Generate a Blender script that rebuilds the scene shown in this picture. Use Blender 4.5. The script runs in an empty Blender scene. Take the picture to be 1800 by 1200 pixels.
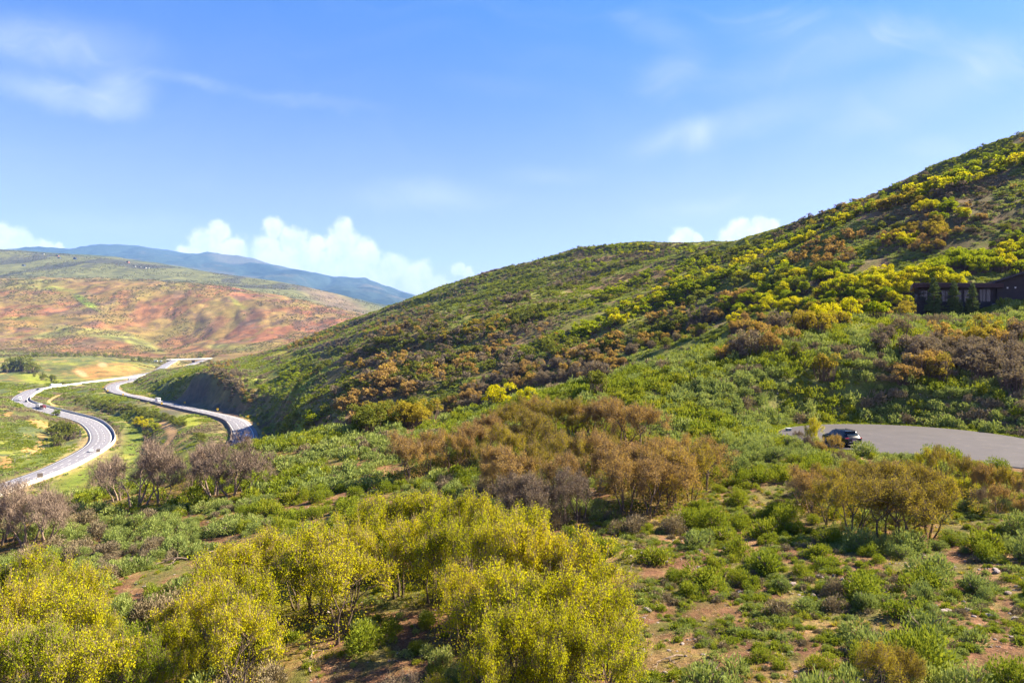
import bpy, bmesh, math, random
import numpy as np
from mathutils import Vector, Matrix

# ------------------------------------------------------------------ camera, sky, sun, exposure
scene = bpy.context.scene
COL = scene.collection
R = math.radians
SUN_AZ, SUN_EL = R(76), R(39)          # azimuth from the view direction (+Y) towards +X

cam_d = bpy.data.cameras.new('camera')
cam_d.sensor_fit = 'HORIZONTAL'; cam_d.sensor_width = 36.0; cam_d.lens = 24.0
cam_d.clip_start = 0.5; cam_d.clip_end = 40000
cam = bpy.data.objects.new('camera', cam_d); COL.objects.link(cam)
cam.location = (0, 0, 0); cam.rotation_euler = (R(90), 0, 0)
scene.camera = cam

scene.view_settings.view_transform = 'Standard'
scene.view_settings.look = 'None'
scene.view_settings.gamma = 1.0
scene.view_settings.exposure = 2.22
scene.cycles.use_denoising = True
scene.cycles.max_bounces = 6
scene.cycles.diffuse_bounces = 3
scene.cycles.transmission_bounces = 3
scene.cycles.volume_bounces = 0
scene.cycles.use_adaptive_sampling = True

sun_d = bpy.data.lights.new('sun', 'SUN'); sun_d.energy = 5.0; sun_d.angle = R(0.55); sun_d.color = (1.0, 0.87, 0.66)
sun = bpy.data.objects.new('sun', sun_d); COL.objects.link(sun)
SUNV = Vector((math.sin(SUN_AZ)*math.cos(SUN_EL), math.cos(SUN_AZ)*math.cos(SUN_EL), math.sin(SUN_EL)))
sun.rotation_euler = SUNV.to_track_quat('Z', 'Y').to_euler()
sun.location = (200, 100, 300)

# --- a tiny node-graph helper
class NG:
    def __init__(s, tree): s.t = tree; s.n = tree.nodes; s.l = tree.links
    def new(s, typ, **kw):
        nd = s.n.new(typ)
        for k, v in kw.items(): setattr(nd, k, v)
        return nd
    def put(s, sock, v):
        if isinstance(v, bpy.types.NodeSocket): s.l.new(v, sock)
        elif v is not None: sock.default_value = v
    def math(s, op, a, b=None, c=None, clamp=False):
        nd = s.new('ShaderNodeMath', operation=op, use_clamp=clamp)
        s.put(nd.inputs[0], a); s.put(nd.inputs[1], b)
        if c is not None: s.put(nd.inputs[2], c)
        return nd.outputs[0]
    def vmath(s, op, a, b=None):
        nd = s.new('ShaderNodeVectorMath', operation=op)
        s.put(nd.inputs[0], a); s.put(nd.inputs[1], b)
        return nd.outputs['Value'] if op in ('LENGTH', 'DISTANCE', 'DOT_PRODUCT') else nd.outputs[0]
    def mix(s, f, a, b, mode='MIX'):
        nd = s.new('ShaderNodeMix', data_type='RGBA', blend_type=mode, clamp_factor=True)
        s.put(nd.inputs[0], f); s.put(nd.inputs[6], a); s.put(nd.inputs[7], b)
        return nd.outputs[2]
    def noise(s, vec, scale, detail=4, rough=0.55, dim='3D', dist=0.0, out='Fac'):
        nd = s.new('ShaderNodeTexNoise', noise_dimensions=dim)
        if vec is not None: s.put(nd.inputs['Vector'], vec)
        nd.inputs['Scale'].default_value = scale; nd.inputs['Detail'].default_value = detail
        nd.inputs['Roughness'].default_value = rough; nd.inputs['Distortion'].default_value = dist
        return nd.outputs[out]
    def ramp(s, f, stops, interp='LINEAR'):
        nd = s.new('ShaderNodeValToRGB'); cr = nd.color_ramp; cr.interpolation = interp
        while len(cr.elements) < len(stops): cr.elements.new(0.5)
        for e, (p, c) in zip(cr.elements, stops):
            e.position = p; e.color = (*c, 1) if len(c) == 3 else c
        s.put(nd.inputs[0], f)
        return nd.outputs[0]
    def maprange(s, v, a, b, c=0.0, d=1.0, typ='LINEAR'):
        nd = s.new('ShaderNodeMapRange', interpolation_type=typ, clamp=True)
        s.put(nd.inputs[0], v)
        for k, x in zip((1, 2, 3, 4), (a, b, c, d)): nd.inputs[k].default_value = x
        return nd.outputs[0]
    def comb(s, x, y, z=0.0):
        nd = s.new('ShaderNodeCombineXYZ')
        for k, v in enumerate((x, y, z)): s.put(nd.inputs[k], v)
        return nd.outputs[0]

world = bpy.data.worlds.new('World'); scene.world = world; world.use_nodes = True
g = NG(world.node_tree); g.n.clear()
sky = g.new('ShaderNodeTexSky', sky_type='NISHITA', sun_disc=False, sun_elevation=SUN_EL, sun_rotation=SUN_AZ)
sky.altitude = 1900; sky.air_density = 1.0; sky.dust_density = 1.8; sky.ozone_density = 2.6
tc = g.new('ShaderNodeTexCoord')
sep = g.new('ShaderNodeSeparateXYZ'); g.put(sep.inputs[0], tc.outputs['Generated'])
dx, dy, dz = sep.outputs
ys = g.math('MAXIMUM', dy, 0.05)
U = g.math('DIVIDE', dx, ys); V = g.math('DIVIDE', dz, ys)       # slope coordinates of a sky direction
UV = g.comb(U, V, 0.0)
SKYGAIN = 0.0585; SKYTINT = (0.72, 1.0, 1.28)
# cumulus: banks of puffs over the far ridges, each a soft disc of directions
wob = g.vmath('SUBTRACT', g.noise(UV, 26, 5, 0.6, out='Color'), (0.5, 0.5, 0.5))
wsc = g.new('ShaderNodeVectorMath', operation='SCALE'); g.put(wsc.inputs[0], wob); wsc.inputs['Scale'].default_value = 0.024
UVd = g.vmath('ADD', UV, wsc.outputs[0])
puffs = [(0, 425, 42), (30, 432, 40), (75, 440, 30), (-40, 420, 50), (105, 436, 16),
         (385, 408, 27), (360, 432, 36), (415, 436, 30), (390, 455, 44), (330, 450, 26),
         (482, 404, 28), (515, 425, 36), (470, 440, 36), (555, 430, 24), (606, 402, 24), (600, 432, 42),
         (545, 465, 48), (640, 450, 40), (500, 470, 40), (600, 480, 55), (690, 468, 34), (735, 488, 36),
         (660, 500, 50), (770, 500, 26), (805, 470, 17), (822, 478, 16),
         (1200, 418, 24), (1225, 420, 14), (1185, 424, 16), (1300, 405, 28), (1335, 396, 24), (1355, 395, 16), (1280, 420, 26), (1320, 420, 36)]
acc = None
for (px, py, r) in puffs:
    c = ((px-900)/1200, (600-py)/1200, 0.0)
    d = g.vmath('DISTANCE', UVd, c)
    m = g.math('MULTIPLY_ADD', d, -1200.0/r, 1.0)
    if acc is None: acc = m
    else:
        nd = g.new('ShaderNodeMath', operation='SMOOTH_MAX'); g.put(nd.inputs[0], acc); g.put(nd.inputs[1], m); nd.inputs[2].default_value = 0.12
        acc = nd.outputs[0]
fine = g.noise(UV, 55, 6, 0.62)
cum = g.math('MULTIPLY_ADD', g.math('SUBTRACT', fine, 0.5), 0.75, acc)
cumA = g.maprange(cum, 0.0, 0.46, 0, 1, 'SMOOTHSTEP')
fadeb = g.maprange(V, 0.06, 0.13, 0.45, 1.0)                    # bases melt into the horizon air
cumA = g.math('MULTIPLY', cumA, fadeb)
shade = g.maprange(g.noise(UVd, 30, 6, 0.62), 0.36, 0.60, 0.0, 1.0)
# cirrus: stretched wisps on a high plane
zz = g.math('MAXIMUM', dz, 0.03)
P = g.comb(g.math('DIVIDE', dx, zz), g.math('DIVIDE', dy, zz), 0.0)
warp = g.vmath('SUBTRACT', g.noise(UV, 2.6, 3, 0.5, out='Color'), (0.5, 0.5, 0.5))
ws2 = g.new('ShaderNodeVectorMath', operation='SCALE'); g.put(ws2.inputs[0], warp); ws2.inputs['Scale'].default_value = 0.55
UVw = g.vmath('ADD', UV, ws2.outputs[0])
mp = g.new('ShaderNodeMapping'); g.put(mp.inputs['Vector'], UVw); mp.inputs['Rotation'].default_value = (0, 0, R(-12)); mp.inputs['Scale'].default_value = (2.0, 8.0, 1)
ci1 = g.maprange(g.noise(mp.outputs[0], 1.5, 7, 0.56), 0.46, 0.80, 0, 1, 'SMOOTHSTEP')
mp2 = g.new('ShaderNodeMapping'); g.put(mp2.inputs['Vector'], UVw); mp2.inputs['Rotation'].default_value = (0, 0, R(24)); mp2.inputs['Scale'].default_value = (1.6, 7.0, 1); mp2.inputs['Location'].default_value = (3.1, 1.7, 0)
ci2 = g.maprange(g.noise(mp2.outputs[0], 1.5, 7, 0.56), 0.46, 0.80, 0, 1, 'SMOOTHSTEP')
def wisp(cx, cy, rx, ry, ang, amp):
    nd = g.new('ShaderNodeMapping', vector_type='TEXTURE'); g.put(nd.inputs['Vector'], UVd)
    nd.inputs['Location'].default_value = ((cx-900)/1200, (600-cy)/1200, 0)
    nd.inputs['Rotation'].default_value = (0, 0, R(ang)); nd.inputs['Scale'].default_value = (rx/1200, ry/1200, 1)
    L = g.vmath('LENGTH', nd.outputs[0])
    return g.math('MULTIPLY', g.maprange(L, 1.0, 0.0, 0, 1, 'SMOOTHSTEP'), amp)
cir = None
for a in [(90, 165, 190, 42, -14, 0.55), (215, 165, 90, 60, 8, 0.48), (110, 80, 260, 75, -5, 0.40), (330, 140, 160, 20, -12, 0.16), (560, 180, 170, 20, -5, 0.16), (1330, 205, 300, 48, 16, 0.34),
          (1650, 150, 290, 80, 20, 0.40), (1420, 110, 260, 60, 14, 0.25), (1180, 130, 110, 60, 30, 0.18), (1150, 50, 110, 40, -12, 0.20), (1500, 60, 320, 60, -3, 0.2), (1640, 260, 80, 30, 0, 0.2), (960, 310, 130, 26, 0, 0.2),
          (740, 345, 190, 45, 0, 0.25), (1250, 370, 260, 30, 6, 0.18), (200, 400, 300, 40, 0, 0.15), (870, 150, 160, 30, -6, 0.08)]:
    w = wisp(*a); cir = w if cir is None else g.math('ADD', cir, w)
cirm = g.math('ADD', g.math('MULTIPLY', ci1, 0.75), g.math('MULTIPLY_ADD', ci2, 0.45, 0.30))
cirA = g.math('MULTIPLY', g.math('MULTIPLY', cir, 2.2), cirm)
cirA = g.math('ADD', cirA, g.math('MULTIPLY', g.math('ADD', ci2, ci1), 0.05), clamp=True)
skyc = g.vmath('MULTIPLY', sky.outputs[0], tuple(SKYGAIN*v for v in SKYTINT))
grad = g.ramp(dz, [(0.0, (.95, .84, .80)), (0.13, (.84, .79, .80)), (0.20, (.77, .78, .80)), (0.32, (.45, .68, .79)), (0.45, (.215, .65, .77)), (1.0, (.16, .54, .75))])
skyc = g.vmath('MULTIPLY', g.vmath('MULTIPLY', skyc, grad), (1.58, 0.90, 1.02))
k1 = g.mix(cirA, skyc, (0.195, 0.212, 0.245, 1))
cc = g.mix(shade, (0.235, 0.245, 0.255, 1), (0.31, 0.30, 0.285, 1))
k2 = g.mix(cumA, k1, cc)
bg = g.new('ShaderNodeBackground'); g.put(bg.inputs['Color'], k2); bg.inputs['Strength'].default_value = 1.0
wo = g.new('ShaderNodeOutputWorld'); g.l.new(bg.outputs[0], wo.inputs[0])

# ------------------------------------------------------------------ numpy noise
def _hash(ix, iy, seed):
    h = (ix.astype(np.int64)*374761393 + iy.astype(np.int64)*668265263 + seed*2147483647) & 0xffffffff
    h = ((h ^ (h >> 13))*1274126177) & 0xffffffff
    h = (h ^ (h >> 16)) & 0xffff
    return h/65535.0
def vnoise(x, y, seed=0):
    ix = np.floor(x); iy = np.floor(y); fx = x-ix; fy = y-iy
    fx = fx*fx*fx*(fx*(fx*6-15)+10); fy = fy*fy*fy*(fy*(fy*6-15)+10)
    a = _hash(ix, iy, seed); b = _hash(ix+1, iy, seed); c = _hash(ix, iy+1, seed); d = _hash(ix+1, iy+1, seed)
    return (a+(b-a)*fx)*(1-fy) + (c+(d-c)*fx)*fy
def fbm(x, y, scale, octv=4, seed=0, rough=0.5):
    s = 0.0; a = 1.0; t = 0.0; f = 1.0/scale
    for o in range(octv):
        ca, sa = math.cos(o*0.7+seed), math.sin(o*0.7+seed)
        s = s + a*vnoise((x*ca-y*sa)*f+17.3*o, (x*sa+y*ca)*f-9.1*o, seed*7+o); t += a; a *= rough; f *= 2.03
    return s/t                                             # 0..1 around 0.5
def sstep(a, b, x):
    t = np.clip((x-a)/(b-a), 0, 1); return t*t*(3-2*t)

# ------------------------------------------------------------------ terrain: ridge and gully lines, (px, distance, py or z)
PXN = np.array([-650, -300, 0, 60, 100, 150, 200, 240, 270, 307, 355, 400, 450, 525, 600, 680, 750, 830, 900, 1035, 1150, 1250, 1350, 1500, 1650, 1800, 2100, 2500], float)
def Zy(pts):                         # pts: (px, Y, z)
    p = np.array(pts, float); return np.interp(PXN, p[:, 0], p[:, 1]), np.interp(PXN, p[:, 0], p[:, 2])
def Py(pts):                         # pts: (px, Y, py)
    return Zy([(a, b, b*(600-c)/1200) for a, b, c in pts])
FEAT = [
 Zy([(-650, 4, -15), (900, 4, -12.5), (2500, 4, -11.5)]),
 Zy([(-650, 36, -19), (0, 34, -17), (900, 28, -14), (1800, 26, -12.6), (2500, 26, -12)]),
 Py([(-650, 62, 1010), (0, 60, 1000), (450, 50, 1000), (900, 44, 985), (1800, 40, 975), (2500, 40, 965)]),
 Zy([(-650, 78, -20.5), (0, 78, -20.3), (150, 78, -19.8), (300, 78, -18.8), (450, 78, -17.2), (600, 78, -16), (750, 78, -15.2), (900, 78, -14.3), (1050, 78, -13.2), (1200, 78, -12.1), (1350, 78, -11.4), (2500, 78, -11)]),
 Py([(-650, 92, 890), (0, 92, 893), (150, 93, 880), (240, 94, 858), (300, 96, 838), (380, 100, 812), (450, 105, 790), (600, 108, 763), (750, 112, 741), (900, 118, 705), (1050, 122, 666), (1200, 128, 628), (1350, 132, 590), (1500, 134, 562), (1600, 134, 570), (1690, 134, 566), (1760, 135, 552), (1810, 136, 545), (2500, 140, 530)]),
 Zy([(-650, 300, -68), (0, 300, -71), (150, 315, -72), (270, 320, -72), (355, 305, -66), (400, 300, -58), (450, 280, -52), (525, 250, -44), (600, 235, -41), (750, 210, -37), (900, 195, -29), (1050, 184, -21), (1200, 175, -13.5), (1350, 168, -5), (1500, 165, 2.5), (1650, 165, 6.5), (1800, 165, 8), (2500, 165, 10)]),
 Py([(-650, 410, 780), (-300, 410, 800), (0, 380, 830), (60, 395, 822), (100, 405, 815), (150, 415, 806), (200, 415, 812), (240, 415, 812), (270, 410, 808), (307, 405, 800), (355, 390, 782), (400, 372, 772), (450, 345, 782), (525, 285, 738), (600, 290, 700), (680, 300, 668), (750, 310, 644), (830, 320, 620), (900, 330, 600), (1035, 342, 562), (1150, 348, 530), (1250, 348, 492), (1350, 345, 452), (1500, 330, 390), (1650, 310, 337), (1800, 290, 296), (2100, 260, 215), (2500, 250, 160)]),
 Py([(-650, 620, 620), (-300, 620, 660), (0, 600, 702), (60, 580, 716), (100, 565, 735), (150, 550, 750), (200, 540, 756), (240, 530, 757), (270, 520, 752), (307, 515, 738), (355, 490, 732), (400, 460, 736), (450, 400, 744), (490, 365, 704), (525, 355, 682), (600, 380, 641), (680, 400, 598), (750, 412, 577), (830, 428, 553), (900, 440, 532), (1035, 460, 507), (1150, 470, 477), (1250, 468, 447), (1300, 464, 436), (1350, 460, 421), (1500, 440, 369), (1650, 410, 320), (1800, 380, 266), (2100, 340, 170), (2500, 330, 90)]),
 Zy([(-650, 760, -48), (0, 760, -61), (150, 740, -62), (200, 760, -60), (240, 705, -58), (270, 650, -57), (307, 605, -56), (355, 565, -54), (400, 520, -52), (450, 465, -50), (525, 480, -32), (600, 480, -20), (680, 505, -9), (750, 520, 2), (900, 540, 22), (1035, 550, 40), (1150, 555, 56), (1250, 550, 70), (1350, 545, 78), (1500, 530, 92), (1800, 500, 105), (2500, 500, 130)]),
 Py([(-650, 900, 668), (0, 900, 674), (150, 900, 673), (200, 890, 676), (240, 770, 686), (270, 735, 686), (307, 685, 671), (355, 635, 650), (400, 590, 660), (450, 535, 694), (525, 550, 655), (600, 600, 622), (680, 620, 594), (750, 640, 562), (900, 680, 520), (1035, 700, 478), (1150, 720, 450), (1250, 720, 440), (1500, 700, 450), (2500, 700, 440)]),
 Py([(-650, 1080, 650), (0, 1050, 660), (150, 1050, 660), (215, 930, 668), (256, 870, 659), (285, 890, 651), (330, 915, 645), (400, 920, 634), (480, 915, 616), (560, 900, 593), (640, 840, 563), (700, 845, 541), (760, 850, 519), (850, 860, 489), (900, 870, 477), (1000, 880, 452), (1060, 885, 441), (1100, 890, 438), (1200, 900, 437), (1240, 900, 440), (1350, 900, 440), (2500, 900, 440)]),
 Py([(-650, 1300, 612), (0, 1250, 628), (100, 1250, 633), (200, 1250, 638), (240, 1250, 640), (300, 1320, 645), (450, 1300, 645), (600, 1300, 640), (2500, 1300, 600)]),
 Py([(-650, 1720, 608), (0, 1720, 613), (200, 1720, 624), (300, 1740, 628), (450, 1760, 622), (600, 1760, 618), (2500, 1760, 600)]),
 Py([(-650, 2150, 545), (0, 2150, 562), (158, 2150, 577), (225, 2150, 597), (300, 2150, 612), (370, 2150, 604), (450, 2150, 592), (560, 2150, 590), (700, 2150, 595), (2500, 2150, 600)]),
 Py([(-650, 2950, 480), (0, 2950, 492), (200, 2950, 494), (300, 2950, 497), (400, 2950, 506), (480, 2950, 518), (560, 2950, 533), (640, 2950, 553), (700, 2950, 566), (800, 2950, 590), (1000, 2950, 600), (2500, 2950, 600)]),
 Py([(-650, 3400, 476), (0, 3400, 489), (200, 3400, 490), (300, 3400, 495), (400, 3400, 506), (480, 3400, 517), (560, 3400, 533), (640, 3400, 553), (800, 3400, 591), (1000, 3400, 600), (2500, 3400, 600)]),
 Py([(-650, 4800, 430), (0, 4800, 440), (100, 4800, 447), (170, 4800, 452), (240, 4800, 460), (300, 4800, 468), (400, 4800, 484), (480, 4800, 493), (560, 4800, 508), (640, 4800, 530), (690, 4800, 545), (760, 4800, 565), (900, 4800, 600), (2500, 4800, 600)]),
 Py([(-650, 8500, 450), (0, 8500, 455), (240, 8500, 470), (400, 8500, 490), (560, 8500, 515), (690, 8500, 548), (900, 8500, 600), (2500, 8500, 600)]),
 Py([(-650, 15000, 520), (-100, 15000, 500), (0, 15000, 480), (60, 15000, 458), (120, 15000, 446), (200, 15000, 445), (247, 15000, 440), (300, 15000, 449), (400, 15000, 462), (480, 15000, 469), (560, 15000, 482), (640, 15000, 501), (690, 15000, 512), (735, 15000, 522), (800, 15000, 545), (900, 15000, 580), (1000, 15000, 600), (2500, 15000, 600)]),
 Py([(-650, 20500, 520), (0, 20500, 510), (735, 20500, 540), (1000, 20500, 600), (2500, 20500, 600)]),
]
NU = 1000
UG = np.linspace(-1.22, 1.18, NU)
def _rows(a, b, n): return np.linspace(math.log(a), math.log(b), n, endpoint=False)
LY = np.concatenate([_rows(4, 20, 30), _rows(20, 150, 340), _rows(150, 1000, 460), _rows(1000, 1900, 120), _rows(1900, 5600, 230), _rows(5600, 15500, 130), _rows(15500, 20500, 8), [math.log(20500)]])
YG = np.exp(LY); NR = len(YG)
def pchip(x, y, xi):
    h = np.diff(x); dlt = np.diff(y)/h; n = len(x); m = np.zeros(n)
    for i in range(1, n-1):
        if dlt[i-1]*dlt[i] > 0:
            w1 = 2*h[i]+h[i-1]; w2 = h[i]+2*h[i-1]
            m[i] = (w1+w2)/(w1/dlt[i-1]+w2/dlt[i])
    m[0] = dlt[0]; m[-1] = dlt[-1]
    k = np.clip(np.searchsorted(x, xi)-1, 0, n-2); t = (xi-x[k])/h[k]
    return (2*t**3-3*t**2+1)*y[k] + (t**3-2*t**2+t)*h[k]*m[k] + (-2*t**3+3*t**2)*y[k+1] + (t**3-t**2)*h[k]*m[k+1]
pxg = 900+1200*UG
FY = np.array([np.interp(pxg, PXN, f[0]) for f in FEAT]); FZ = np.array([np.interp(pxg, PXN, f[1]) for f in FEAT])
ker = np.exp(-0.5*(np.arange(-16, 17)/6.0)**2); ker /= ker.sum()
def smooth_cols(a): return np.array([np.convolve(np.pad(r, 16, mode='edge'), ker, 'valid') for r in a])
FY = smooth_cols(FY); FZ = smooth_cols(FZ)
ZG = np.empty((NR, NU))
for j in range(NU): ZG[:, j] = pchip(np.log(FY[:, j]), FZ[:, j], LY)
XX = UG[None, :]*YG[:, None]; YY = np.repeat(YG[:, None], NU, 1)
PXX = np.repeat(pxg[None, :], NR, 0)

# relief: hummocks close by, ribs running down the right-hand hills, erosion gullies far off
near = 1-sstep(110, 150, YY)
ZG += near*((fbm(XX, YY, 14, 3, 1)-.5)*1.3 + (fbm(XX, YY, 2.2, 3, 2)-.5)*0.35)
hill = sstep(150, 200, YY)*(1-sstep(950, 1050, YY))*sstep(420, 600, PXX)
rib = fbm(XX*0.30+YY*0.25, YY+0.28*XX, 60, 3, 5)
rib2 = fbm(XX*0.35, YY+0.30*XX, 24, 3, 6)
ZG += hill*((1-np.abs(rib*2-1))-.6)*15*sstep(160, 260, YY) + hill*(rib2-.5)*5
ZG += sstep(150, 220, YY)*(1-sstep(1500, 1700, YY))*(fbm(XX, YY, 26, 4, 7)-.5)*3.0
fr = sstep(1750, 2100, YY)*(1-sstep(3300, 4200, YY))
gul = np.abs(fbm(XX+0.5*YY, YY*0.35, 330, 4, 8)*2-1)
ZG += fr*((fbm(XX, YY, 60, 4, 12)-.5)*9+(np.abs(fbm(XX+.4*YY, YY*.4, 120, 3, 13)*2-1)-.25)*14)
ZG += fr*(gul-.28)*20*sstep(0, 1, np.abs(YY-2950)/350+.25)
ZG += sstep(3300, 4000, YY)*(1-sstep(5600, 7500, YY))*(fbm(XX, YY, 600, 4, 9)-.5)*70*sstep(0, 1, np.abs(YY-4800)/500+.1)
fm = sstep(8000, 9500, YY)
gul2 = np.abs(fbm(XX+0.15*YY, YY*0.5, 2400, 6, 11)*2-1)
ZG += fm*(gul2-.22)*420*sstep(0, 1, np.abs(YY-15000)/2600+.10)

# ------------------------------------------------------------------ roads: centre lines (px, py, z) turned into ground points
def at(px, py, Y): return ((px-900)/1200*Y, Y, (600-py)/1200*Y)
def road_pts(lst):
    out = []
    for px, py, z in lst:
        Y = z*1200/(600-py); out.append(((px-900)/1200*Y, Y, z))
    return out
def smooth_line(pts, step=4.0):
    p = np.array(pts, float)
    q = [p[0]]
    P_ = np.vstack([2*p[0]-p[1], p, 2*p[-1]-p[-2]])
    for i in range(1, len(P_)-2):
        a, b, c, d = P_[i-1], P_[i], P_[i+1], P_[i+2]
        n = max(2, int(np.linalg.norm(c-b)/step))
        for k in range(1, n+1):
            t = k/n
            q.append(0.5*((2*b)+(-a+c)*t+(2*a-5*b+4*c-d)*t*t+(-a+3*b-3*c+d)*t**3))
    q = np.array(q)
    for _ in range(6): q[1:-1] = 0.25*q[:-2]+0.5*q[1:-1]+0.25*q[2:]
    return q
def kz(lst, k0, k1, n): return [(a, b, c*(k0 if i < n else k0+(k1-k0)*min(1, (i-n+1)/4))) for i, (a, b, c) in enumerate(lst)]
ROAD_W = [(-214, 178, -74), (-235, 250, -73)] + road_pts(kz([(0, 859, -77), (60, 838, -76.5), (120, 813, -75.5), (178, 775, -74), (160, 743, -71), (108, 727, -69), (66, 716, -66), (35, 703, -63), (62, 685, -60), (98, 679, -58), (140, 673, -56), (180, 668, -55), (230, 662, -53.5), (255, 658.2, -53), (277, 652, -52), (291, 642, -46), (306, 633.6, -42)], .93, 1.0, 10))
ROAD_E = [(-112, 215, -52), (-125, 275, -54)] + road_pts([(405, 800, -55), (424, 786, -55), (430, 775, -55), (430, 760, -55), (424, 750, -55), (415, 740, -55), (393, 732.5, -55), (353, 723.5, -55), (313, 714.5, -55), (273, 705, -55), (232, 696, -55), (212, 692, -55), (197, 684, -55), (200, 677, -54.5), (215, 672, -54), (235, 668, -53.5)]) + [(-580, 1050, -53), (-612, 1160, -53)] + road_pts([(313, 649, -52.5), (347, 636.2, -49), (368, 630, -46)])
LW = smooth_line(ROAD_W); LE = smooth_line(ROAD_E)
HW = 8.0; HE = 7.2
def near_line(x, y, L):
    """distance to a line, its height there, signed side and index of the nearest point"""
    n = len(x); D = np.full(n, 1e9); Zr = np.zeros(n); Sd = np.zeros(n); Ix = np.zeros(n, int)
    Q = L[::2]; T = np.gradient(Q, axis=0)
    for i in range(len(Q)):
        ex = x-Q[i, 0]; ey = y-Q[i, 1]; d = ex*ex+ey*ey; m = d < D
        D[m] = d[m]; Zr[m] = Q[i, 2]; Ix[m] = i
    ex = x-Q[Ix, 0]; ey = y-Q[Ix, 1]; t = T[Ix]; ln = np.hypot(t[:, 0], t[:, 1])
    al = (ex*t[:, 0]+ey*t[:, 1])/ln; Sd = (-ex*t[:, 1]+ey*t[:, 0])/ln          # + is left of the direction of the line
    return np.hypot(np.abs(Sd), np.maximum(np.abs(al)-6, 0)), Zr+al*t[:, 2]/ln*0.0, Sd
sel = (YY > 170) & (YY < 1780) & (XX < -60) & (XX > -900)
ii = np.where(sel)
xs, ys_ = XX[ii], YY[ii]; zs = ZG[ii]
DE, ZE, SE = near_line(xs, ys_, LE)
DW, ZW, SW = near_line(xs, ys_, LW)
wE = 1-sstep(HE+2.0, np.where(SE > 0, HE+62, HE+26), DE)
wW = 1-sstep(HW+2.5, HW+26, DW)
tot = wE+wW+1e-9
zt = (wE*ZE+wW*ZW)/tot; wm = np.maximum(wE, wW)
wm = np.where((DE < HE+2.5) | (DW < HW+3), 1, wm)
zt = np.where(DE < HE+2.5, ZE, np.where(DW < HW+3, ZW, zt))
ZG[ii] = zs*(1-wm) + (zt-0.35)*wm
ck = (SE < 0)*sstep(HE+3, HE+12, DE)*(1-sstep(HE+45, HE+70, DE))*(PXX[ii] > 255)*(PXX[ii] < 470)*(ys_ > 340)*(ys_ < 720)
ZG[ii] += ck*((np.abs(fbm(xs, ys_, 11, 4, 14, .6)*2-1)-.25)*7+(fbm(xs, ys_, 4, 2, 15)-.5)*2)
ROADD = np.full(ZG.shape, 1e3); ROADD[ii] = np.minimum(DE-HE, DW-HW)

# the turning circle on the spur and the house terrace are levelled
CUL = (46.0, 80.0, 14.0); CULZ = -11.3; CDIR = (0.53, -0.848); CHW = 9.0
def cul_d(x, y):
    d1 = np.hypot(x-CUL[0], y-CUL[1])-CUL[2]
    ex = x-CUL[0]; ey = y-CUL[1]; al = ex*CDIR[0]+ey*CDIR[1]; sd = np.abs(-ex*CDIR[1]+ey*CDIR[0])
    wid = CHW+3.5*(1-sstep(0, 30, al))
    d2 = np.where(al > 0, sd-wid, 1e3)
    return np.minimum(d1, d2)
CD = cul_d(XX, YY); m = CD < 12
w = 1-sstep(1.0, 9.0, CD[m]); ZG[m] = ZG[m]*(1-w)+(CULZ-0.12)*w
HOUSE_Z = 7.4
def pad_d(x, y): return np.maximum(np.abs(x-94)-14.0, np.abs(y-145)-8.0)
def pad_z(x): return 4.2+2.9*sstep(91, 97, x)
PD = pad_d(XX, YY); m = PD < 14
w = 1-sstep(0, 12, PD[m]); ZG[m] = ZG[m]*(1-w)+pad_z(XX[m])*w

SG = ZG/YG[:, None]
CM = np.maximum.accumulate(SG, 0)
def ground(x, y):
    x = np.asarray(x, float); y = np.asarray(y, float)
    r = np.interp(np.log(np.maximum(y, 4.01)), LY, np.arange(NR)); c = (x/np.maximum(y, .01)-UG[0])/(UG[1]-UG[0])
    r = np.clip(r, 0, NR-1.001); c = np.clip(c, 0, NU-1.001)
    i = r.astype(int); j = c.astype(int); fr_ = r-i; fc = c-j
    return (ZG[i, j]*(1-fc)+ZG[i, j+1]*fc)*(1-fr_) + (ZG[i+1, j]*(1-fc)+ZG[i+1, j+1]*fc)*fr_
def gz(x, y): return float(ground(np.array([x]), np.array([y]))[0])
def visible(x, y, z, h):
    """share of a thing of height h standing at (x, y, z) that clears the ground in front of it"""
    r = np.interp(np.log(np.maximum(y*0.985, 4.01)), LY, np.arange(NR)).astype(int); c = np.clip(((x/y-UG[0])/(UG[1]-UG[0])).astype(int), 0, NU-1)
    s0 = CM[np.clip(r-1, 0, NR-1), c]
    return np.clip(((z+h)/y-s0)/(h/y), 0, 1)
def hit(px, py):
    """the ground point seen at photo position (px, py)"""
    u = (px-900)/1200; s = (600-py)/1200
    c = (u-UG[0])/(UG[1]-UG[0]); j = int(np.clip(c, 0, NU-2)); f = c-j
    col = SG[:, j]*(1-f)+SG[:, j+1]*f
    k = np.argmax(col[8:] >= s)+8
    Y = YG[k]; return u*Y, Y, float(col[k]*Y)

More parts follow.
